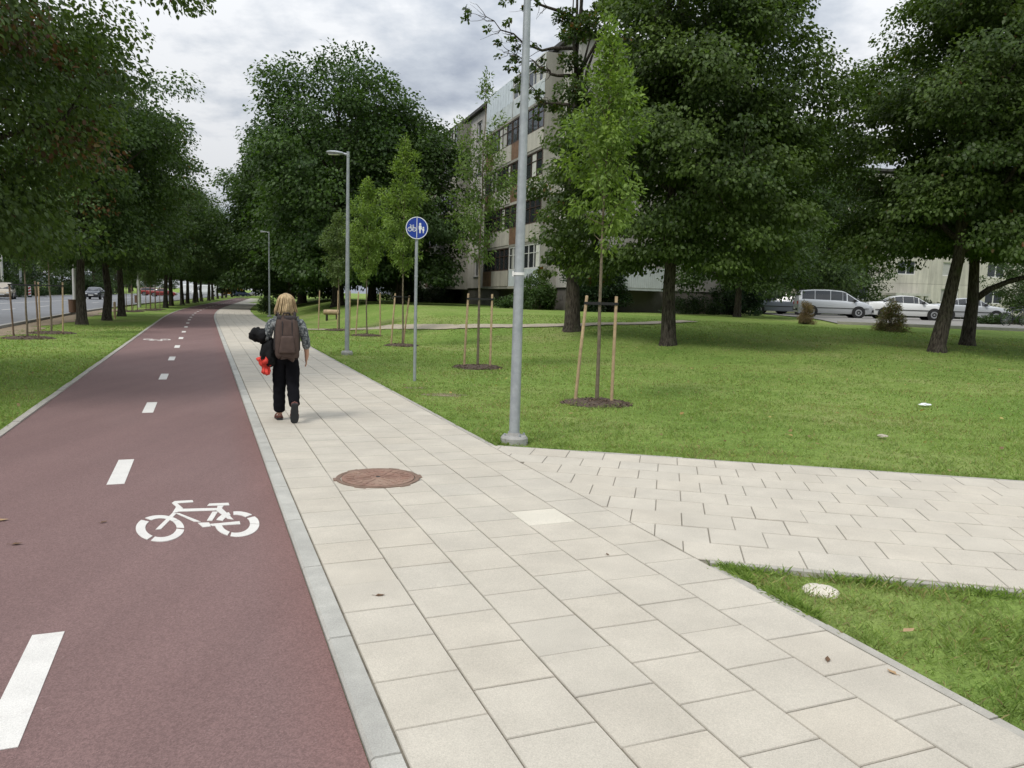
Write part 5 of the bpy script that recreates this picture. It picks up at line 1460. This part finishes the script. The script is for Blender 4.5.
J = dict(pelvis=((0, 0, .86), (.135, .10)), spine=((0, .0, 1.02), (.125, .09)), chest=((0, .0, 1.19), (.145, .10)), neckb=((0, .005, 1.335), (.06, .055)), neck=((0, .02, 1.40), (.048, .05)),
         jaw=((0, .035, 1.455), (.062, .07)), head=((0, .03, 1.535), (.074, .09)), crown=((0, .02, 1.585), (.045, .055)),
         hipL=((-.085, .01, .80), (.085, .09)), kneeL=((-.085, .075, .45), (.052, .055)), calfL=((-.085, .08, .33), (.05, .052)), ankL=((-.082, .07, .09), (.034, .036)), heelL=((-.082, .045, .045), (.033, .03)), ballL=((-.085, .19, .03), (.042, .024)), toeL=((-.088, .255, .024), (.03, .017)),
         hipR=((.085, -.01, .80), (.085, .09)), kneeR=((.082, -.005, .45), (.052, .055)), calfR=((.083, -.10, .36), (.05, .052)), ankR=((.085, -.245, .195), (.034, .036)), heelR=((.085, -.275, .175), (.033, .03)), ballR=((.085, -.215, .040), (.042, .024)), toeR=((.085, -.165, .022), (.03, .017)),
         shL=((-.165, 0, 1.265), (.052, .052)), elL=((-.235, .0, 1.05), (.043, .043)), wrL=((-.215, .20, 1.02), (.030, .026)), paL=((-.205, .27, 1.015), (.038, .022)),
         shR=((.165, 0, 1.265), (.052, .052)), elR=((.235, -.035, 1.04), (.046, .046)), wrR=((.255, .01, .865), (.034, .030)), paR=((.252, .02, .795), (.026, .042)))
Ed = [('pelvis', 'spine'), ('spine', 'chest'), ('chest', 'neckb'), ('neckb', 'neck'), ('neck', 'jaw'), ('jaw', 'head'), ('head', 'crown')]
for s_ in 'LR':
    Ed += [('pelvis', 'hip' + s_), ('hip' + s_, 'knee' + s_), ('knee' + s_, 'calf' + s_), ('calf' + s_, 'ank' + s_), ('ank' + s_, 'heel' + s_), ('heel' + s_, 'ball' + s_), ('ball' + s_, 'toe' + s_),
           ('chest', 'sh' + s_), ('sh' + s_, 'el' + s_), ('el' + s_, 'wr' + s_), ('wr' + s_, 'pa' + s_)]
for s_, base_, d1, sp in (('R', Vector((.250, .028, .765)), Vector((0, .10, -1)), Vector((0, 1, 0))), ('L', Vector((-.202, .295, 1.012)), Vector((.1, 1, -.1)), Vector((1, 0, 0)))):
    for k, ln in enumerate((.066, .075, .070, .055)):
        a = base_ + sp * (.017 * (1.5 - k)); dd = d1.normalized()
        cu = Vector((-.45, 0, 0)) if s_ == 'R' else Vector((0, 0, -.6))
        b1 = a + dd * ln * .5; b2 = b1 + (dd + cu * .6).normalized() * ln * .3; b3 = b2 + (dd + cu * 1.5).normalized() * ln * .25
        for nm, p, r_ in (('a', a, .0085), ('b', b1, .008), ('c', b2, .0075), ('d', b3, .006)): J[f'f{s_}{k}{nm}'] = (tuple(p), r_)
        Ed += [('pa' + s_, f'f{s_}{k}a'), (f'f{s_}{k}a', f'f{s_}{k}b'), (f'f{s_}{k}b', f'f{s_}{k}c'), (f'f{s_}{k}c', f'f{s_}{k}d')]
    th0 = Vector(J['wr' + s_][0]).lerp(Vector(J['pa' + s_][0]), .6)
    off = Vector((-.01, .045, -.02)) if s_ == 'R' else Vector((.045, .02, -.005))
    J[f't{s_}a'] = (tuple(th0 + off * .6), .010); J[f't{s_}b'] = (tuple(th0 + off + d1.normalized() * .03), .009); J[f't{s_}c'] = (tuple(th0 + off * .9 + d1.normalized() * .055), .007)
    Ed += [('pa' + s_, f't{s_}a'), (f't{s_}a', f't{s_}b'), (f't{s_}b', f't{s_}c')]
def facepost(p):
    if p.z > 1.43 and p.y > .06:        # nose, brow and eye hollows on the far side of the head
        x, z = p.x, p.z
        p.y += .020 * math.exp(-(x / .014) ** 2 - ((z - 1.505) / .022) ** 2) - .007 * (math.exp(-((abs(x) - .032) / .014) ** 2 - ((z - 1.53) / .012) ** 2)) + .006 * math.exp(-(x / .025) ** 2 - ((z - 1.465) / .010) ** 2)
    return p
skin('body', J, Ed, 'pelvis', M['skin'], W, 2, facepost)
for sd in (1, -1):
    mb = MB(); mb.lathe([(.001, .0), (.018, .004), (.022, .010), (.014, .014), (.001, .012)], 12, c=(0, 0, 0), axis='x')
    mb.v = [(sd * (.070 + x), .02 + y * .7, 1.525 + z * 1.25) for x, y, z in mb.v]; mb.build('ear', M['skin'], W, smooth=True)
# trousers
T = dict(w=((0, 0, .97), (.142, .108)), p=((0, -.005, .86), (.178, .138)),
         hL=((-.080, .01, .78), (.108, .118)), tL=((-.079, .045, .60), (.098, .102)), kL=((-.082, .075, .45), (.082, .088)), cL=((-.086, .07, .28), (.076, .08)), eL=((-.084, .062, .085), (.074, .078)),
         hR=((.080, -.01, .78), (.108, .118)), tR=((.077, -.005, .60), (.098, .102)), kR=((.079, -.012, .45), (.082, .088)), cR=((.084, -.125, .33), (.076, .078)), eR=((.085, -.225, .205), (.074, .078)))
skin('trousers', T, [('w', 'p'), ('p', 'hL'), ('hL', 'tL'), ('tL', 'kL'), ('kL', 'cL'), ('cL', 'eL'), ('p', 'hR'), ('hR', 'tR'), ('tR', 'kR'), ('kR', 'cR'), ('cR', 'eR')], 'p', M['trouser'], W, 3, lambda p: p + Vector((p.x * 0, 1, 0)) * .010 * mnoise.noise(Vector((p.x * 9, p.y * 9, p.z * 17))) + Vector((1, 0, 0)) * .010 * mnoise.noise(Vector((p.x * 8 + 5, p.y * 9, p.z * 19))))
# jacket with sleeves turned up at the elbow
A = dict(h=((0, -.003, .93), (.162, .128)), w=((0, 0, 1.03), (.150, .112)), c=((0, 0, 1.19), (.175, .122)), n=((0, .008, 1.30), (.12, .088)), nn=((0, .015, 1.365), (.062, .062)),
         sL=((-.172, 0, 1.275), (.080, .080)), mL=((-.208, 0, 1.16), (.066, .066)), eL=((-.238, .0, 1.05), (.056, .056)), fL=((-.235, .06, 1.035), (.054, .054)), 
         sR=((.172, 0, 1.275), (.080, .080)), mR=((.208, -.015, 1.16), (.066, .066)), eR=((.238, -.035, 1.045), (.056, .056)), fR=((.250, -.010, .915), (.050, .050)))
skin('jacket', A, [('h', 'w'), ('w', 'c'), ('c', 'n'), ('n', 'nn'), ('n', 'sL'), ('sL', 'mL'), ('mL', 'eL'), ('eL', 'fL'), ('n', 'sR'), ('sR', 'mR'), ('mR', 'eR'), ('eR', 'fR')], 'c', M['jacket'], W, 3,
     lambda p: p + Vector((1, 0, 0)) * .012 * mnoise.noise(p * 16) + Vector((0, 1, 0)) * .012 * mnoise.noise(p * 15 + Vector((4, 0, 0))))
# hair: a chin-length bob built of a cap with strands
hm = MB(); nA, nZ = 30, 12; rings = []
for j in range(nZ + 1):
    t = j / nZ; z = 1.628 - .240 * t
    r_ = .090 * math.sqrt(max(.02, 1 - (1 - min(1, t * 2.2)) ** 2)) * (1 + .08 * sstep(.5, .95, t))
    ring = []
    for k in range(nA):
        a = math.pi * (-.18) + (1.36 * math.pi) * k / (nA - 1) + math.pi * .0
        a = -math.pi * 1.18 + 1.36 * math.pi * k / (nA - 1)
        wv = 1 + .045 * math.sin(k * 2.3 + t * 3) + .03 * math.sin(k * 5.1 - t * 5)
        fl_ = .012 * math.sin(k * 1.7) * t
        ring.append((r_ * .96 * wv * math.cos(a), .018 + r_ * 1.08 * wv * math.sin(a), z + fl_))
    rings.append(ring)
for j in range(nZ):
    for k in range(nA - 1): hm.face([rings[j][k], rings[j][k+1], rings[j+1][k+1], rings[j+1][k]])
hm.face([rings[0][k] for k in range(nA)])
g = random.Random(9)
for k in range(170):
    i = g.randrange(nA); pts = []
    o_ = g.uniform(1.0, 1.10); e_ = g.uniform(-.045, .045)
    j0 = g.randrange(0, 5)
    for j in range(j0, nZ + 1, 1):
        p = Vector(rings[j][i]); c_ = Vector((0, .018, p.z)); d = p - c_; pts.append(c_ + d * o_ + Vector((e_ * (j / nZ), e_ * .5 * (j / nZ), 0)))
    pts.append(pts[-1] + Vector((g.uniform(-.02, .02), g.uniform(-.02, .02), -g.uniform(.005, .045))))
    n_ = len(pts); hm.tube(pts, [.007] * (n_ - 2) + [.005, .001], 4, caps=False)
me = hm.mesh('hair', M['hair'], smooth=True)
link('hair', me, W)
# shoes
def shoe(name, T4):
    mb = MB(); out = []
    pr_ = [(-.055, .028), (-.045, .036), (0, .038), (.07, .040), (.13, .046), (.17, .040), (.195, .020)]
    def ring(z, k): return [(x, w_ * k, z) for x, w_ in pr_] + [(x, -w_ * k, z) for x, w_ in reversed(pr_)]
    r0, r1 = ring(0, 1.0), ring(.022, 1.04); n_ = len(r0)
    mb.face(r0); mb.face(r1)
    for k in range(n_): mb.face([r0[k], r0[(k+1) % n_], r1[(k+1) % n_], r1[k]])
    mb.v = [tuple(T4 @ Vector((-p[1], p[0], p[2]))) for p in mb.v]
    so_ = mb.build(name, M['sole'], W, smooth=True, sharp=40)
    st_ = MB()
    for (y, w_, h) in ((.10, .045, .055), (.055, .040, .075), (-.03, .036, .06)):
        pts = [Vector((w_ * math.cos(a), y, .018 + h * math.sin(a))) for a in [math.pi * k / 10 for k in range(11)]]
        for o2 in (-.010, 0, .010): st_.tube([T4 @ (p + Vector((0, o2, 0))) for p in pts], .006, 5)
    st_.tube([T4 @ Vector(p) for p in ((-.035, -.03, .03), (0, -.055, .055), (.035, -.03, .03))], .012, 6)
    st_.build('strap', M['sandal'], so_, smooth=True)
shoe('sandal', Matrix.Translation((-.084, .075, .002)) @ Matrix.Rotation(R(6), 4, 'Z'))
shoe('sandal', Matrix.Translation((.085, -.334, .200)) @ Matrix.Rotation(R(-68), 4, 'X') @ Matrix.Scale(1.12, 4))
# rucksack worn on the back
rot = Matrix.Rotation(R(19), 4, 'Z')
RB = thing('backpack', (wq.x, wq.y, wz), 'brown canvas backpack with a darker front pocket worn by the walking person', 'backpack', rz=R(19))
def bulge(c): 
    k = 1 - .18 * max(0, c.z / .26) ** 2
    return (c.x * k, c.y * (1 - .25 * abs(c.z) / .26) - (.02 if c.y < 0 else 0), c.z + .012 * math.sin(c.x * 30))
rounded('pack', (.285, .145, .50), .05, M['bagbrown'], RB, 4, loc=(0, -.190, 1.045), shape=bulge, sub=3)
rounded('front_pocket', (.175, .05, .215), .022, M['bagbrown'], RB, 3, loc=(0, -.278, .97), shape=lambda c: (c.x * (1 - .15 * c.z / .1), c.y, c.z), sub=2)
rounded('lid', (.235, .13, .07), .028, M['bagdark'], RB, 3, loc=(0, -.19, 1.285))
for sd in (1, -1):
    rounded('side_pocket', (.04, .10, .22), .018, M['bagdark'], RB, 3, loc=(sd * .135, -.185, 1.0))
    mb = MB(); mb.tube([(sd * .085, -.13, 1.28), (sd * .10, -.08, 1.345), (sd * .105, .04, 1.355), (sd * .115, .125, 1.25), (sd * .13, .12, 1.05), (sd * .14, -.05, .95), (sd * .12, -.13, .93)], .018, 8); mb.build('shoulder_strap', M['bagdark'], RB, smooth=True)
    mb = MB(); mb.tube([(sd * .07, -.262, .90), (sd * .06, -.275, 1.0), (sd * .055, -.272, 1.22), (sd * .06, -.24, 1.30)], .008, 6); mb.build('compression_strap', M['bagdark'], RB, smooth=True)
mb = MB(); mb.tube([(-.04, -.17, 1.315), (-.03, -.175, 1.35), (.03, -.175, 1.35), (.04, -.17, 1.315)], .009, 6); mb.build('grab_handle', M['bagdark'], RB, smooth=True)
# dark jacket over the forearm, black bag on the elbow, red cloth hanging from it
def lump(name, rings_, mat, label, cat, seed, n=18):
    g = np.random.default_rng(seed); mb = MB(); rr = []
    for (c, rx, ry) in rings_:
        rr.append([(c[0] + rx * math.cos(a) * (1 + g.normal() * .11 + .10 * math.sin(5 * a + seed)), c[1] + ry * math.sin(a) * (1 + g.normal() * .11 + .10 * math.sin(4 * a)), c[2] + g.normal() * .014) for a in [2 * math.pi * k / n for k in range(n)]])
    for i in range(len(rr) - 1):
        for k in range(n): mb.face([rr[i][k], rr[i][(k+1) % n], rr[i+1][(k+1) % n], rr[i+1][k]])
    mb.face(rr[0]); mb.face(rr[-1])
    me = mb.mesh(name, mat, smooth=True)
    bm = bmesh.new(); bm.from_mesh(me)
    bmesh.ops.triangulate(bm, faces=[f for f in bm.faces if len(f.verts) > 4])
    bmesh.ops.subdivide_edges(bm, edges=bm.edges[:], cuts=2, use_grid_fill=True, smooth=.6)
    bm.normal_update()
    for v in bm.verts:
        k = mnoise.noise(v.co * 11 + Vector((seed, 0, 0))); k2 = mnoise.noise(v.co * 24 + Vector((0, seed, 0)))
        v.co += v.normal * (-.020 * abs(k) * 2 + .010 * k2 + .006)
    bm.to_mesh(me); bm.free(); me.shade_smooth()
    o = link(name, me); o.location = (wq.x, wq.y, wz); o.rotation_euler = (0, 0, R(19))
    return tag(o, label, cat)
lump('folded_jacket', [((-.30, .10, 1.150), .045, .08), ((-.30, .10, 1.135), .10, .14), ((-.315, .10, 1.09), .125, .165), ((-.315, .10, 1.04), .12, .16), ((-.31, .10, 1.0), .085, .13), ((-.31, .10, .985), .03, .08)], M['blackcloth'], 'dark folded jacket carried over the left forearm of the walking person', 'jacket', 1)
lump('shoulder_bag', [((-.195, .02, 1.03), .03, .06), ((-.20, .02, 1.0), .05, .10), ((-.205, .02, .90), .085, .13), ((-.205, .02, .80), .105, .14), ((-.20, .02, .73), .095, .13), ((-.20, .02, .70), .05, .09)], M['blackcloth'], 'black bag hanging below the left elbow of the walking person', 'bag', 2)
lump('red_cloth', [((-.25, -.03, .835), .02, .03), ((-.25, -.03, .81), .055, .05), ((-.255, -.03, .765), .085, .075), ((-.25, -.03, .72), .08, .07), ((-.245, -.03, .70), .045, .045), ((-.24, -.03, .66), .045, .05), ((-.24, -.03, .62), .050, .055), ((-.24, -.03, .59), .03, .035)], M['redcloth'], 'bright red bunched cloth dangling from the black bag of the walking person', 'cloth', 3, 22)

# ------------------------------------------------------------------ grass blades
def grass(name, seed, rings_, len0=.05):
    g = np.random.default_rng(seed); PP, AX, NR, SZ, CO = [], [], [], [], []
    beds = [(o.location.x, o.location.y, .58 if o.location.x > -10 else .7) for o in bpy.data.objects if o.name.startswith('mulch_bed')]
    for (r0, r1, dens, wd) in rings_:
        n = int(.5 * 1.62 * (r1 * r1 - r0 * r0) * dens)
        r_ = np.sqrt(g.uniform(r0 * r0, r1 * r1, n)); a = g.uniform(-.82, .80, n)
        x, y = r_ * np.sin(a), r_ * np.cos(a)
        wv = lat(x, y)
        right = wv > W1 + .060
        rel = np.stack([x - SA.x, y - SA.y], 1); vv = rel @ np.array([sv.x, sv.y])
        right &= ~((vv > -.075) & (vv < SWD + .055))
        left = (wv < -LW - .088) & (wv > -6.4 + .3 * np.sin(y * .9))
        ok = right | left
        for bx_, by_, br in beds: ok &= ((x - bx_) ** 2 + (y - by_) ** 2) > (br * .80) ** 2 * g.uniform(.8, 1.25, n)
        x, y = x[ok], y[ok]; n = len(x)
        patch = .5 + .25 * np.sin(x * 1.1 + 2 * np.sin(y * .7)) + .25 * np.sin(y * 1.7 + 1.3 * np.sin(x * .9 + 1))
        patch2 = .5 + .5 * np.sin(x * 4.3 + 3 * np.sin(y * 2.9)) * np.sin(y * 5.1 + 2 * np.sin(x * 3.3))
        keep = g.uniform(0, 1, n) < (.42 + .58 * patch2); x, y, patch, patch2 = x[keep], y[keep], patch[keep], patch2[keep]; n = len(x)
        z = terrain(x, y)
        ax = g.normal(size=(n, 3)) * .55; ax[:, 2] = g.uniform(.45, 1.1, n)
        L = len0 * g.uniform(.5, 1.35, n) * (.6 + .75 * patch2)
        t = np.clip(.35 * patch + .65 * g.uniform(0, 1, n), 0, 1)[:, None]
        c = np.array([.14, .228, .052]) * (1 - t) + np.array([.33, .405, .130]) * t
        dry = g.uniform(0, 1, n) < .10 + .55 * np.clip(patch - .62, 0, 1)
        c = np.where(dry[:, None], np.array([.33, .28, .13]) * g.uniform(.6, 1.2, (n, 1)), c) * g.uniform(.75, 1.25, (n, 1))
        PP.append(np.stack([x, y, z - .004], 1)); AX.append(ax); NR.append(g.normal(size=(n, 3)) + np.array([0, 0, .2])); SZ.append(np.stack([L, np.full(n, wd)], 1)); CO.append(c)
    # longer fringe growing along the paving edges
    def fringe(pts, n, off, L0):
        k = g.integers(0, len(pts) - 1, n); f = g.uniform(0, 1, n); A_ = np.array(pts)[k]; B_ = np.array(pts)[k + 1]
        p = A_ + (B_ - A_) * f[:, None] + g.normal(size=(n, 2)) * .008 + np.array(off) * g.uniform(.5, 3, (n, 1)) * .02
        dens = .5 + .5 * np.sin(p[:, 0] * 7 + 3 * np.sin(p[:, 1] * 5)); kk_ = g.uniform(0, 1, n) < dens; p = p[kk_]; m_ = len(p)
        ax = g.normal(size=(m_, 3)) * .55; ax[:, 2] = g.uniform(.4, 1, m_); ax[:, :2] -= np.array(off) * .35
        t = g.uniform(0, 1, (m_, 1)); c = np.array([.13, .225, .040]) * (1 - t) + np.array([.29, .385, .10]) * t
        PP.append(np.stack([p[:, 0], p[:, 1], np.zeros(m_)], 1)); AX.append(ax); NR.append(g.normal(size=(m_, 3))); SZ.append(np.stack([L0 * g.uniform(.5, 1.3, m_), np.full(m_, .005)], 1)); CO.append(c)
    fringe([P(s, W1 + .065) for s in np.linspace(.5, s_near - .1, 8)], 2600, (nl.x, nl.y), .075)
    fringe([P(s, W1 + .065) for s in np.linspace(s_far, 22, 20)], 3500, (nl.x, nl.y), .07)
    fringe([tuple(SA + su * k - sv * .07) for k in np.linspace(kf, 9, 12)], 4200, (-sv.x, -sv.y), .07)
    fringe([tuple(SA + sv * (SWD + .055) + su * k) for k in np.linspace(kn, 5, 8)], 2400, (sv.x, sv.y), .08)
    fringe([P(s, -LW - .09) for s in np.linspace(4, 26, 20)], 3000, (-nl.x, -nl.y), .06)
    for (bx_, by_) in ((S[0].x, S[0].y), (at(514, 444).x, at(514, 444).y)):
        rr_ = .50 if bx_ > .5 else .17
        ring = [(bx_ + rr_ * math.cos(a), by_ + rr_ * .9 * math.sin(a)) for a in np.linspace(0, 6.28, 14)]
        fringe(ring, 500, (0, 0), .10)
    pos, ax, nr, sz, co = map(np.concatenate, (PP, AX, NR, SZ, CO))
    return pos, ax, nr, sz, co
pos, ax, nr, sz, co = grass('grass', 77, [(1.6, 5, 5200, .0042), (5, 9, 3000, .0052), (9, 14, 1500, .008), (14, 22, 560, .013), (22, 36, 190, .022)], .052)
ratio = (sz[:, 1] / sz[:, 0]) 
# build with per-blade width
n = len(pos); axn = ax / np.linalg.norm(ax, axis=1, keepdims=True); side = np.cross(axn, nr); side /= np.linalg.norm(side, axis=1, keepdims=True) + 1e-9
Lr = sz[:, :1]; Wd = sz[:, 1:2]
v = np.empty((n, 4, 3), np.float32); v[:, 0] = pos - side * Wd * .5; v[:, 1] = pos + side * Wd * .5
bend = axn.copy(); bend[:, 2] *= .55
v[:, 2] = pos + axn * Lr * .6 + side * Wd * .42; v[:, 3] = pos + axn * Lr * .55 + bend * Lr * .5
me = bpy.data.meshes.new('grass'); me.vertices.add(n * 4); me.loops.add(n * 4); me.polygons.add(n)
me.vertices.foreach_set('co', v.ravel()); me.loops.foreach_set('vertex_index', np.arange(n * 4, dtype=np.int32)); me.polygons.foreach_set('loop_start', np.arange(0, n * 4, 4, dtype=np.int32))
a_ = me.attributes.new('tint', 'FLOAT_COLOR', 'FACE'); a_.data.foreach_set('color', np.concatenate([co, np.ones((n, 1))], 1).astype(np.float32).ravel())
me.materials.append(M['blade']); me.update(calc_edges=True); me.validate()
tag(link('grass', me), kind='stuff')

# scattered dead leaves and crumbs over the lawn, far too many to count
g = np.random.default_rng(91); n = 520
r_ = np.sqrt(g.uniform(16, 30 * 30, n)); a = g.uniform(-.69, .67, n); x, y = r_ * np.sin(a), r_ * np.cos(a); wv = lat(x, y)
vv = (np.stack([x - SA.x, y - SA.y], 1)) @ np.array([sv.x, sv.y])
ok = ((wv > W1 + .1) & ~((vv > -.1) & (vv < SWD + .1))) | ((wv < -LW - .15) & (wv > -6.5))
x, y = x[ok], y[ok]; n = len(x)
axl = g.normal(size=(n, 3)); axl[:, 2] *= .25; nl_ = g.normal(size=(n, 3)) * .3 + np.array([0, 0, 1.0])
cl_ = np.array([.30, .21, .10]) * g.uniform(.5, 1.7, (n, 1)) * np.stack([np.ones(n), g.uniform(.85, 1.2, n), g.uniform(.7, 1.2, n)], 1)
tag(link('fallen_leaves', leaf_mesh('fallen_leaves', np.stack([x, y, terrain(x, y) + .045], 1), axl, nl_, g.uniform(.035, .075, n), cl_, M['leaf'])), kind='stuff')
# ------------------------------------------------------------------ sky, sun, view
SUN_EL, SUN_AZ = R(52), R(218)      # azimuth measured clockwise from +Y
w = bpy.data.worlds.new('World'); scene.world = w; w.use_nodes = True
nt = w.node_tree; nt.nodes.clear()
out = nt.nodes.new('ShaderNodeOutputWorld'); bg = nt.nodes.new('ShaderNodeBackground')
sky = nt.nodes.new('ShaderNodeTexSky'); sky.sky_type = 'NISHITA'; sky.sun_disc = False
sky.sun_elevation = SUN_EL; sky.sun_rotation = SUN_AZ; sky.air_density = 1.0; sky.dust_density = 2.5
tc = nt.nodes.new('ShaderNodeTexCoord')
sep = nt.nodes.new('ShaderNodeSeparateXYZ'); nt.links.new(tc.outputs['Generated'], sep.inputs[0])
def mth(op, a, b=None):
    n_ = nt.nodes.new('ShaderNodeMath'); n_.operation = op
    for i, v in enumerate((a, b)):
        if v is None: continue
        if isinstance(v, bpy.types.NodeSocket): nt.links.new(v, n_.inputs[i])
        else: n_.inputs[i].default_value = v
    return n_.outputs[0]
zz = mth('ADD', mth('MAXIMUM', sep.outputs[2], 0.0), 0.22)
cmb = nt.nodes.new('ShaderNodeCombineXYZ')
nt.links.new(mth('DIVIDE', sep.outputs[0], zz), cmb.inputs[0]); nt.links.new(mth('DIVIDE', sep.outputs[1], zz), cmb.inputs[1])
n1_ = noise(nt, 1.5, 8, 0.58, cmb.outputs[0]); n2_ = noise(nt, 0.8, 6, 0.6, cmb.outputs[0])
cl1 = ramp(nt, n1_, [(0.36, (3.2, 3.65, 4.5)), (0.47, (5.4, 5.85, 6.5)), (0.56, (8.0, 8.2, 8.5))])
cover = ramp(nt, n2_, [(0.22, 0.72), (0.42, 1.0)])
lum = nt.nodes.new('ShaderNodeVectorMath'); lum.operation = 'SCALE'      # overcast sky: brighter overhead than near the horizon
nt.links.new(cl1, lum.inputs[0]); nt.links.new(mth('ADD', mth('MULTIPLY', mth('MAXIMUM', sep.outputs[2], 0.0), 0.95), 0.56), lum.inputs['Scale'])
c = mixc(nt, sky.outputs[0], lum.outputs[0], cover)
nt.links.new(c, bg.inputs['Color']); bg.inputs['Strength'].default_value = 0.10
nt.links.new(bg.outputs[0], out.inputs[0])
sd = bpy.data.lights.new('sun', 'SUN'); sd.energy = 1.5; sd.angle = R(16); sd.color = (1.0, 0.96, 0.90)
so = bpy.data.objects.new('sun', sd); COL.objects.link(so)
dv = Vector((math.sin(SUN_AZ) * math.cos(SUN_EL), math.cos(SUN_AZ) * math.cos(SUN_EL), math.sin(SUN_EL)))
so.rotation_euler = dv.to_track_quat('Z', 'Y').to_euler(); so.location = (0, 0, 30)
scene.view_settings.view_transform = 'Standard'; scene.view_settings.look = 'None'
scene.view_settings.exposure = 0.46; scene.view_settings.gamma = 1.0; scene.view_settings.use_curve_mapping = False
scene.render.engine = 'CYCLES'
scene.cycles.use_denoising = True
scene.cycles.max_bounces = 6; scene.cycles.diffuse_bounces = 3; scene.cycles.glossy_bounces = 2; scene.cycles.transmission_bounces = 4
scene.cycles.use_adaptive_sampling = True; scene.cycles.adaptive_threshold = 0.015
scene.cycles.caustics_reflective = False; scene.cycles.caustics_refractive = False
